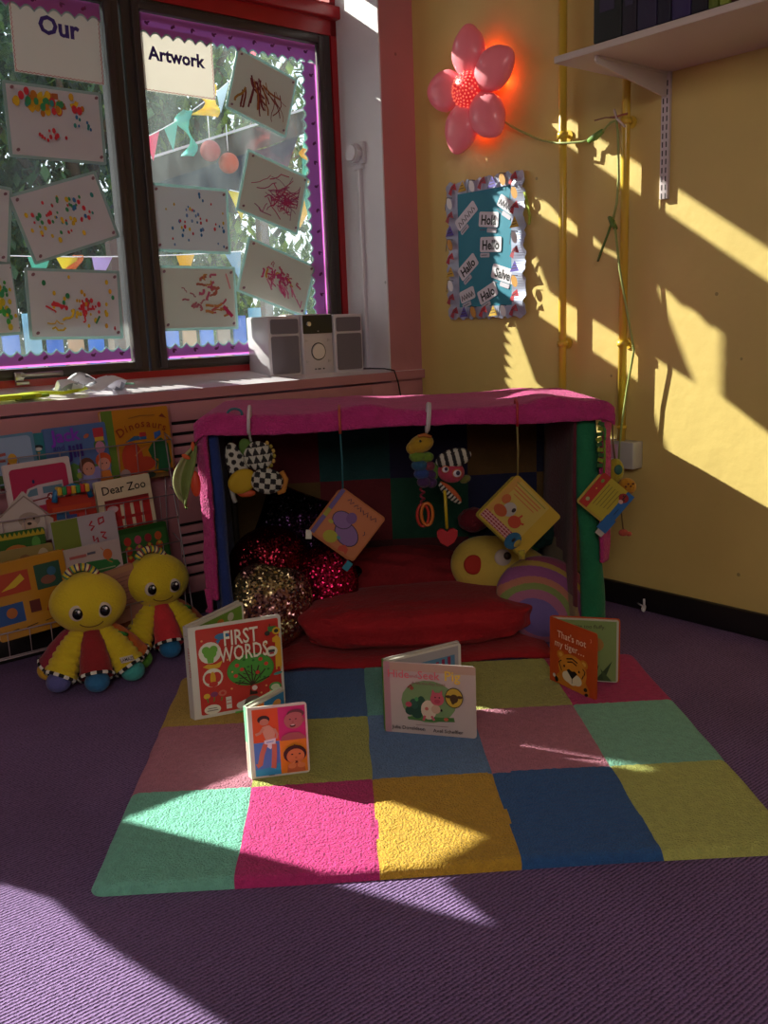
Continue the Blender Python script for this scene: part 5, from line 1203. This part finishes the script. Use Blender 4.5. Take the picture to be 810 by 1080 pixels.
closed('board_book', -1.587, -1.392, .405, .580, -.160, 'cream Dear Zoo lift the flap book with a red crate on the second tier', 'cfc0a0', [('p', rect(.12, .0, .93, .62), 'b02424'), ('p', rect(.12, .56, .93, .62), '7a1418'), ('p', rect(.20, .05, .27, .50), 'cfc0a0'), ('p', rect(.38, .05, .44, .50), 'cfc0a0'), ('p', rect(.56, .05, .62, .50), 'cfc0a0'), ('p', rect(.74, .05, .79, .50), 'cfc0a0'), ('p', rect(.14, .22, .90, .28), 'a02020'), ('e', .24, .44, .10, .06, 'c8a8b0'), ('t', 'Dear Zoo', .50, .74, .20, '241a18', .02, .008)], tilt=-.035, T=.018)
t = closed('board_book', -1.762, -1.603, .440, .548, -.170, 'red toy book with a blue handle in front of the magenta book', 'a82c22', [('e', .3, .4, .14, .2, '2a5a8a'), ('p', rect(.1, .55, .9, .72), 'b8401c'), ('p', rect(.36, .25, .58, .45), '3a4a8a'), ('p', rect(.62, .25, .80, .45), 'b83a3a'), ('p', rect(.12, .22, .32, .34), 'b8a030')], T=.03)
b = B(); b.tube([(-.06, -.01, .098), (-.055, -.01, .128), (0, -.012, .142), (.05, -.012, .128), (.06, -.01, .10)], .010, mat('1e6a9a', .4)); 
for k, c in enumerate(['c8a02a', '2a8a4a', 'b82a2a', 'c8a02a', '2a8a4a', 'b82a2a', 'c8a02a']): b.box((-.045+k*.015, -.014, .132), (.014, .028, .026), mat(c, .4), bev=.003)
b.obj('handle', t)
closed('house_book', -1.935, -1.755, .432, .586, -.178, 'off white house shaped book with a dog face leaning at the rack left', 'b8aca8', [('e', .58, .42, .19, .13, '9a8a80'), ('e', .58, .30, .14, .09, 'b8a090'), ('e', .50, .44, .02, .02, '1a1414'), ('e', .66, .44, .02, .02, '1a1414'), ('e', .58, .34, .04, .025, '2a1c18'), ('l', [(.05, .48), (.5, .90), (.95, .48)], .03, '8a7a74')], pts=[(0, 0), (1, 0), (1.0, .42), (.88, .50), (.5, 1), (.12, .50), (0, .42)], tilt=.1)
closed('board_book', -1.960, -1.790, .372, .470, -.205, 'dark green book with a yellow zigzag top edge at the left of the third tier', '2a5a24', [('p', [(0, .78)]+[(k/24, .98 if k % 2 else .84) for k in range(25)]+[(1, .78)], 'a8941c'), ('e', .45, .10, .30, .28, 'a8642a'), ('e', .82, .55, .08, .12, '4a8a3a')])
closed('board_book', -1.765, -1.552, .335, .484, -.215, 'olive and grey book with red handwritten letters on the third tier', 'a8a0a8', [('p', rect(0, 0, .40, 1), '6a7a2a'), ('p', [(.40, .0), (.56, .0), (.40, .35)], '8a5a2a'), ('l', [(.10, .2), (.14, .3), (.1, .4)], .03, 'b0482a'), ('l', [(.62, .86), (.57, .78), (.64, .74), (.58, .66)], .03, 'a82030'), ('l', [(.72, .88), (.80, .90), (.80, .80), (.72, .76), (.72, .88)], .03, 'a82030'), ('l', [(.60, .54), (.60, .42), (.66, .48), (.66, .38)], .03, 'a82030'), ('l', [(.72, .58), (.80, .56), (.74, .48), (.80, .42)], .03, 'a82030'), ('l', [(.60, .28), (.60, .14), (.66, .16)], .03, 'a82030'), ('l', [(.73, .30), (.80, .24), (.74, .14)], .03, 'a82030')], tilt=-.035)
closed('board_book', -1.955, -1.775, .315, .420, -.222, 'beige book with small animal faces behind the big yellow flap book', '8a7a4a', [('e', .82, .62, .10, .16, 'b0a088'), ('e', .80, .62, .015, .03, '2a1c18'), ('e', .86, .62, .015, .03, '2a1c18'), ('e', .50, .55, .12, .14, '7a5a3a'), ('e', .2, .5, .12, .12, '9a6a3a')])
closed('board_book', -1.556, -1.372, .245, .418, -.214, 'green book with red flowers behind the rear octopus toy', '1e4a1c', [('p', rect(.04, .04, .96, .90), '2a5a24')]+[('e', .2+.2*(k % 4), .75-.18*(k//4), .07, .08, ['a8281c', 'b04a1c', '8a1c2a', 'a83a5a'][(k*3) % 4]) for k in range(16)]+[('e', .2+.2*(k % 4), .62-.18*(k//4), .03, .03, 'a89a2a') for k in range(12)], tilt=-.03)
closed('board_book', -1.760, -1.566, .215, .398, -.268, 'white book with a long green crocodile on the lowest visible tier', 'b0a0a0', [('p', [(.10, .56), (.16, .68), (.40, .72), (.70, .70), (.92, .64), (.96, .56), (.80, .48), (.50, .46), (.2, .48)], '1e6a34'), ('e', .80, .64, .05, .05, '2a7a3c'), ('e', .22, .64, .03, .04, 'c8c0a0'), ('l', [(.2, .50), (.5, .54), (.86, .54)], .02, '8a9a7a'), ('e', .76, .78, .08, .09, 'b8602a'), ('l', [(.74, .68), (.82, .62)], .015, 'b8602a'), ('l', [(.70, .86), (.66, .92)], .012, 'b8602a'), ('p', rect(.12, .82, .40, .87), 'a85a5a'), ('p', rect(.42, .84, .56, .88), '5a5a6a')], tilt=-.035)
closed('board_book', -1.650, -1.520, .130, .312, -.285, 'tan book with rows of small print behind the front octopus head', '9a6a5a', [('p', rect(.04, .88, .98, .98), 'a87a5a')]+[('l', [(.12+.0*k, .80-.07*k), (.86-.1*(k % 3), .80-.07*k)], .012, '5a3030') for k in range(9)], tilt=-.12)
closed('board_book', -1.985, -1.752, .165, .398, -.285, 'large ochre flap book with an orange flap open at the rack left bottom', 'b07a20', [('p', rect(.0, .58, .50, .86), 'a83a22'), ('p', [(.12, .64), (.22, .70), (.40, .82), (.44, .74), (.30, .66)], 'c8a828'), ('p', rect(.58, .55, .92, .88), '1e4a3a'), ('e', .74, .66, .10, .06, '7a4a3a'), ('e', .80, .76, .06, .06, '2a5a7a'), ('p', rect(.0, .20, .36, .46), '1e4a8a'), ('e', .20, .34, .07, .07, 'a8602a'), ('p', rect(.44, .28, .58, .44), '5a1c1c'), ('l', [(.1, .10), (.25, .12)], .012, '3a2a14'), ('l', [(.35, .11), (.5, .13)], .012, '3a2a14'), ('l', [(.6, .13), (.78, .15)], .012, '3a2a14')], tilt=-.05, T=.022)
b = B(); Xo = basis((0, 0, 0), (1, 0, .12), (-.1, -.5, .8)); b.prism([(-.035, -.02), (.03, -.03), (.04, .02), (-.025, .03)], 0, .004, mat('b8501c', .4), Xo); b.prism(circ(0, 0, .018, .014), .004, .0055, mat('3a2a3a', .4), Xo)
o = b.obj('open_flap'); o.parent = t if False else None
for ob in [x for x in bpy.data.objects if x.get('label', '').startswith('large ochre flap book')]: o.parent = ob; o.location = (.055, -.030, .092)
closed('board_book', -2.06, -1.905, .455, .560, -.165, 'pale grey rounded book at the far left edge of the second tier', '9aa0a8', [('e', .6, .5, .25, .3, '5a7a90'), ('e', .6, .5, .12, .14, 'b8b0b0')], tilt=.0)

# ------------------------------------------------------------------ toys hanging from the den roof
HY = DY0-.040
def hook(par, x, z0, z1, col, w=.004, rx=.012):
    b = B(); zc = (z0+z1)/2; hz = (z0-z1)/2
    b.tube([(x+rx*.3*math.sin(a*math.pi/12), -.0+.022*math.cos(a*math.pi/12)*1.0, zc+hz*math.sin(a*math.pi/12)) for a in range(24)], w, mat(col, .35), closed=True); return b.obj('clip_ring', par)
def hang(name, label, x, z, cat='toy', y=HY, rz=0, group=None): return thing(name, label, cat, (x, y, z), rz, 'rug', group)
# black and white soft toy
t = hang('crinkle_toy', 'soft toy of checked, triangle and dotted black and white lobes hanging at the den left', .262, .70)
hook(t, -.012, .125, .045, 'c8bcc0', .0055)
b = B(); b.tube([(-.012, 0, .05), (-.014, 0, .035), (-.01, 0, .02)], .004, '8a8a84'); b.obj('link', t)
def disc(name, par, c, rx, rz_, fn, rot=0, th=.02, y=0):
    b = B()
    for sgn in (1, -1):
        def f(u, v):
            a = 2*math.pi*u; X_ = math.cos(a)*v*rx; Z_ = math.sin(a)*v*rz_; c_, s_ = math.cos(rot), math.sin(rot)
            return Vector((c[0]+c_*X_-s_*Z_, y-sgn*th*math.sqrt(max(0, 1-v**3)), c[1]+s_*X_+c_*Z_))
        b.grid(f, 64, 28, mfn=lambda u, v: fn(math.cos(2*math.pi*u)*v*rx, math.sin(2*math.pi*u)*v*rz_))
    bmesh.ops.remove_doubles(b.bm, verts=b.bm.verts[:], dist=.0002); return b.obj(name, par)
KW, KB = mat('a8a69a', .8), mat('0e0c10', .8)
disc('dotted_lobe', t, (-.058, -.055), .030, .075, lambda x, z: KB if math.hypot(((x+.5) % .022)-.011, ((z+.5+(int((x+.5)/.022) % 2)*.012) % .024)-.012) < .0078 else KW, .25, .012, .01)
disc('triangle_lobe', t, (.008, -.025), .045, .045, lambda x, z: KB if ((x+.5) % .022)/.022 < .5+.5*(1-((z+.5) % .024)/.024) and ((x+.5) % .022)/.022 > .5-.5*(1-((z+.5) % .024)/.024) else KW, .1, .016, 0)
disc('yellow_lobe', t, (-.045, -.100), .046, .036, lambda x, z: mat('a88a14', .85), .5, .016, -.004)
disc('checked_lobe', t, (.030, -.102), .050, .040, lambda x, z: KB if (int((x+.5)/.0165)+int((z+.5)/.0165)) % 2 else KW, -.15, .018, -.010)
disc('green_lobe', t, (-.026, .0), .022, .03, lambda x, z: mat('4a6a2a', .85), .4, .012, .006)
b = B()
for k in range(7): a = -1.0+k*.32; b.ell((.008+math.cos(a)*.048, 0, -.025+math.sin(a)*.048), (.006, .004, .007), mat(['b8964a', '8a7a2a'][k % 2], .8), seg=10)
b.tube([(.075, -.005, -.075), (.088, -.005, -.10), (.078, -.005, -.135), (.06, -.005, -.14)], .008, mat('a8702a', .8)); b.obj('fringe', t)
b = B(); b.tube([(-.08, 0, -.12), (-.075, 0, -.15), (-.07, 0, -.165)], .007, '8a8a84'); b.ell((-.035, 0, -.138), (.028, .01, .012), 'a8421c'); b.obj('tail', t)
# teal ring on the roof edge
b = B(); b.tube([(.022*math.cos(a*math.pi/10), 0, .016*math.sin(a*math.pi/10)+.008) for a in range(-1, 12)], .004, mat('1e5a6a', .35)); o = b.obj('plastic_ring'); place(o, (.205, DY0-.012, DZ+.022)); tag(o, 'dark teal plastic ring clipped on the fleece at the upper left den corner', 'ring')

def clothbook(name, label, top, size, rot, layers, shapes, col, y=HY, skew=0, T=.018, ring=('b83a3a', .07), ribbon=('1e6a70', .09), ex=None):
    """top: where the ribbon meets the corner"""
    t = hang(name, label, top[0], top[1], 'cloth book', y)
    W, H = size; X = Matrix.Rotation(rot, 4, 'Y') @ basis((0, 0, 0), (1, 0, 0), (0, 0, 1)) @ Matrix.Translation((0, -H, 0))
    for k, c in enumerate(layers):
        b = B(); o_ = .0025*k; b.prism(rrect(W-o_, H-o_, .010, o_*(1 if k % 2 else -1), o_*(.6 if k % 2 else -1.2)), -T*(k+1)/len(layers), -T*k/len(layers)+.0006, mat(c, .9, bump=.2), X); b.obj('page', t)
    b = B(); art(b, X, shapes, W, H, z=.0012); b.obj('cover_picture', t, recalc=False)
    rl = ribbon[1]; b = B(); b.tube([(0, 0, -.004), (.002, 0, rl*.5), (0, 0, rl)], .0032, mat(ribbon[0], .7), seg=6); b.obj('ribbon', t)
    b = B(); b.tube([(0, -.004, rl), (0, -.006, rl+.03), (0, -.004, rl+ring[1]), (0, .022, rl+ring[1]+.014), (0, .030, rl+ring[1])], .0042, mat(ring[0], .5), seg=8); b.obj('clip_loop', t)
    return t, X, W, H
# top corner (.519,.567) right (.648,.462) bottom (.547,.318) left (.422,.421)
t, X, W, H = clothbook('cloth_book', 'orange cloth book with a lilac animal hanging by a teal ribbon inside the den', (.521, .567), (.166, .172), .68, ['a8643c', '7a8a2a', 'a8643c', '5a4a7a'], 
   [('p', rrect(.88, .94, .06, .09, .03), 'b0683e'), ('p', rect(0, .02, .08, .98), '5a4a80'), ('p', rect(0, .40, .08, .56), '8a8a2a'),
    ('e', .58, .35, .27, .20, '2a1830', -.3), ('e', .58, .35, .25, .185, '7a5a90', -.3), ('e', .36, .52, .20, .17, '2a1830', .1), ('e', .36, .52, .185, .155, '7a5a90', .1), ('e', .48, .64, .10, .11, '6a4a80', .4), ('e', .20, .38, .05, .035, '9a9a2a'), ('e', .36, .15, .14, .12, '9a9a24', .3), ('e', .50, .22, .04, .03, '3a7a8a'), ('p', [(.60, .10), (.62, .02), (.74, .06), (.80, .03), (.78, .14), (.68, .18)], 'b0402a'),
    ('l', [(.22, .86), (.26, .92), (.30, .84), (.34, .90)], .018, '3a2840'), ('l', [(.38, .84), (.42, .90), (.46, .84), (.50, .90), (.54, .83)], .018, '3a2840'), ('l', [(.56, .88), (.62, .82), (.66, .90), (.70, .82)], .018, '3a2840'), ('l', [(.74, .88), (.78, .82), (.84, .90), (.88, .84)], .018, '3a2840'), ('l', [(.82, .58), (.86, .54), (.84, .50)], .015, '3a2840')], 'a8643c', ring=('b04838', .068), ribbon=('1e5a64', .165))
b = B(); b.box((W*.96, -H*.0-.02, 0), (.02, .03, .004), '1e7a90', X=X); b.box((W*.02, -.010, -.004), (.018, .028, .003), 'c8c4b8', X=X, rot=(0, 0, .6)); b.obj('fabric_tag', t)
# caterpillar
t = hang('caterpillar_toy', 'yellow headed caterpillar toy with coloured body rings hanging from a white clip', .765, .690)
hook(t, .022, .122, .035, 'c0b8bc', .005)
b = B(); b.ell((0, 0, 0), (.040, .028, .028), cloth('9a7a14'), rot=(0, -.3, 0)); b.ell((-.026, 0, -.012), (.020, .018, .020), cloth('9a7a14')); b.tube([(-.01, -.018, .026), (.01, -.02, .030), (.03, -.018, .022)], .005, 'a8602a'); b.ell((-.004, -.028, .012), (.004, .003, .004), '120c0c'); b.obj('head', t)
for k, (z, c, r_) in enumerate([(-.038, '5a7a20', .026), (-.066, '1a4a6a', .026), (-.092, '1e3a78', .025), (-.118, '3a1a4a', .022)]):
    b = B(); b.ell((-.012+.006*k, 0, z), (r_, .022, .018), cloth(c)); b.ell((.018+.004*k, .004, z-.004), (r_*.8, .018, .016), cloth('5a7a20' if k == 0 else '3a1a4a' if k > 1 else '6a2a3a')); b.obj('body_segment', t)
b = B(); b.tube([(.0+.006*math.cos(a*.8), .006*math.sin(a*.8), -.130-a*.0026) for a in range(22)], .0035, '7a1c30'); b.obj('spiral_cord', t)
b = B(); b.tube([(.0+.018*math.cos(a*math.pi/10), 0, -.222+.035*math.sin(a*math.pi/10)) for a in range(20)], .005, mat('a82a1c', .4), closed=True); b.tube([(.012+.018*math.cos(a*math.pi/10), -.008, -.218+.035*math.sin(a*math.pi/10)) for a in range(20)], .005, mat('b8601c', .4), closed=True); b.obj('teething_ring', t)
# captain face toy with heart teether
t = hang('face_toy', 'pink faced toy in a black and white striped cap with a red heart teether', .855, .600)
hook(t, -.062, .212, .130, 'b8b0b4', .003)
def capfn(x, z): return KB if int((x+.5)/.0115) % 2 else KW
disc('striped_cap', t, (.008, .042), .056, .030, capfn, .22, .016, -.006)
b = B(); b.ell((0, 0, 0), (.042, .024, .034), cloth('9a2c44'), rot=(0, .2, 0)); b.obj('face', t)
for x, z, r_ in ((-.020, .012, .013), (.016, -.002, .016)):
    b = B(); b.ell((x, -.023, z), (r_, .005, r_*.9), 'a8542a'); b.ell((x, -.026, z), (r_*.78, .004, r_*.7), 'c0b8c0'); b.ell((x+.002, -.030, z+.002), (r_*.4, .003, r_*.45), '241838'); b.obj('eye', t)
b = B(); b.ell((.044, .006, -.026), (.018, .012, .012), cloth('5a5a24'), rot=(0, -.4, 0)); b.ell((-.048, .006, .004), (.012, .01, .026), cloth('4a6a24')); b.obj('ear', t)
disc('wing', t, (-.004, -.066), .048, .017, lambda x, z: mat('a04a24', .85) if z > .003 else (KB if int((x+.5)/.006) % 2 else KW), -.80, .008, .004)
b = B(); b.tube([(-.022, -.012, -.055), (-.018, -.014, -.175)], .005, mat('b0981c', .4)); b.obj('stick', t)
b = B(); 
hs = [(0, -.036), (.020, -.022), (.031, -.004), (.030, .012), (.020, .020), (.010, .018), (0, .010), (-.010, .018), (-.020, .020), (-.030, .012), (-.031, -.004), (-.020, -.022)]
b.prism([(x*(1+.06*(i % 2)), z*(1+.06*(i % 2))) for i, (x, z) in enumerate(hs)], -.006, .006, mat('a81c24', .4), basis((-.018, -.014, -.195), (1, 0, 0), (0, 0, 1))); b.obj('heart_teether', t)
# yellow cloth book
t, X, W, H = clothbook('cloth_book', 'yellow cloth book with small animals and red gingham hanging by a tan cord', (1.061, .583), (.196, .176), .80, ['b89a34', 'a88a24', '8a7a2a', 'a88a24'],
   [('p', rrect(.74, .92, .03, .02, .04), 'b8a048'), ('p', rect(.02, .04, .12, .96), 'b88a3a'), ('l', [(.10, .84), (.66, .84)], .020, 'b86a34'), ('l', [(.12, .78), (.66, .78)], .020, 'b86a34'), ('l', [(.18, .71), (.62, .71)], .016, 'b86a34'), ('l', [(.08, .90), (.72, .90)], .012, '6a7a2a'),
    ('p', rect(.02, .04, .74, .20), 'b86a70')]+[('p', rect(.03+.06*k, .04, .06+.06*k, .20), '8a2430') for k in range(12)]+[('p', rect(.02, .06+.05*k, .74, .075+.05*k), 'c8a0a0') for k in range(3)]+
   [('e', .30, .46, .11, .12, 'a8a09a'), ('e', .36, .50, .03, .04, '241418'), ('e', .20, .34, .12, .09, 'a84a1c'), ('e', .50, .36, .11, .10, 'b03c1c'), ('l', [(.50, .42), (.52, .54)], .03, 'b03c1c'), ('l', [(.56, .40), (.64, .44)], .03, 'b03c1c'), ('e', .14, .56, .07, .08, 'b05a2a')], 'a88a24', ring=('a8202c', .068), ribbon=('7a6a3a', .148))
b = B(); b.box((W*.88, H*.5, -.022), (.06, H*.94, .006), mat('9a7a20', .9), X=X); b.obj('back_flap', t)
b = B(); b.ell((W*.70, H*.10, .008), (.024, .030, .012), cloth('1e5a80'), X=X); b.ell((W*.76, H*.12, .012), (.012, .016, .010), cloth('9a8a3a'), X=X); b.ell((W*.68, H*.12, .018), (.005, .008, .004), '120c10', X=X); b.obj('bird', t)
b = B(); b.tube([X @ Vector((W*.92, H*.08, .004)), X @ Vector((W*1.03, -.002, .004))], .011, cloth('a89a30')); b.obj('finger_tab', t)
# red, yellow and blue book over the right post
t, X, W, H = clothbook('cloth_book', 'red, yellow and blue book with a ladybird hanging over the green den post', (1.325, .582), (.128, .118), .72, ['b8a048', '8a1c20', 'b8a048', 'a82a20'],
   [('p', rect(.0, .0, .24, 1), 'a8281e'), ('p', rect(.24, .0, .78, 1), 'b0a02c'), ('p', rect(.78, 0, 1, 1), '2060a0'), ('e', .12, .80, .04, .05, '6a8a3a'), ('e', .12, .20, .05, .05, '9a9a6a'), ('e', .12, .55, .02, .02, 'c8a040')]+
   [('l', [(.30+.09*k, .18+.03*k), (.31+.09*k, .84)], .012, '3a3418') for k in range(5)]+[('e', .80, .80, .13, .11, '8a1c1c'), ('e', .80, .80, .015, .1, '1a1010'), ('e', .76, .84, .02, .02, '1a1010'), ('e', .84, .76, .02, .02, '1a1010'), ('e', .80, .68, .06, .05, 'c8a098'), ('l', [(.88, .3), (.88, .5)], .02, '123a5a')], 'b0a02c', y=HY-.02, ring=('3a7a3a', .03), ribbon=('6a8a24', .10), T=.014)
b = B(); b.box((W*.92, -.020, 0), (.026, .045, .003), 'b0a8a0', X=X); b.box((W*.90, H*.08-.01, .001), (.036, .05, .004), '2060a0', X=X); b.obj('fabric_tag', t)
b = B()
for k in range(9): b.box((-.012+.003*math.sin(k), .004, .020+k*.016), (.018, .005, .012), mat('7a8a20' if k % 2 else '2a5a2a', .8), rot=(0, .3*math.sin(k), 0))
b.obj('spotted_strap', t)
# small toys outside the right and left edges
t = hang('rattle_toy', 'yellow and green rattle toy hanging outside the right edge of the den', 1.392, .565, y=DY0+.05)
b = B(); b.ell((0, 0, 0), (.028, .024, .040), cloth('9a9024')); b.obj('body', t)
b = B(); b.ell((.004, -.022, .006), (.014, .006, .016), '1e5a50'); b.obj('eye', t)
b = B(); b.ell((.040, 0, -.052), (.030, .02, .026), cloth('b07c1a'), rot=(0, .5, 0)); 
for k in range(4): b.ell((.030+.008*k, -.019, -.050+.008*(k % 2)), (.004, .003, .004), '6a3c14')
b.obj('yellow_star', t)
b = B(); b.tube([(0, 0, .03), (-.012, -.01, .10), (-.020, -.03, .20)], .003, '6a5a3a'); b.obj('cord', t)
b = B(); b.ell((.03, -.0, -.205), (.016, .01, .012), cloth('a84a3a')); b.tube([(.03, 0, -.20), (.02, .0, -.12), (.01, 0, -.03)], .0025, '6a5a3a'); b.ell((.048, 0, -.21), (.01, .008, .008), cloth('a84a3a')); b.obj('dangling_foot', t)
t = hang('leaf_toy', 'green and orange crinkle toy hanging outside the left edge of the den', .060, .640, y=DY0-.01)
def lfy(u, v): return Vector(((-.030+.06*u)*(math.sin(math.pi*min(1, v*1.05+.02))**.7)+.020-.05*math.sin(v*2.2), .015*math.sin(u*5), .07-.19*v))
b = B(); b.grid(lfy, 10, 20, mfn=lambda u, v: mat('6a7a3a', .6) if u > .35 else mat('8a8a5a', .5)); b.obj('leaf', t, solid=.008)
b = B(); b.ell((.012, -.01, -.045), (.016, .012, .040), mat('c8401c', .6)); b.ell((-.012, 0, .038), (.014, .006, .007), mat('c8501c', .6), rot=(0, .5, 0)); b.ell((.012, 0, .068), (.006, .006, .016), mat('c8501c', .6)); b.obj('orange_petal', t)
b = B(); b.tube([(.015, 0, .065), (.04, 0, .11), (.045, .01, .155)], .003, '6a5a3a'); b.obj('cord', t)
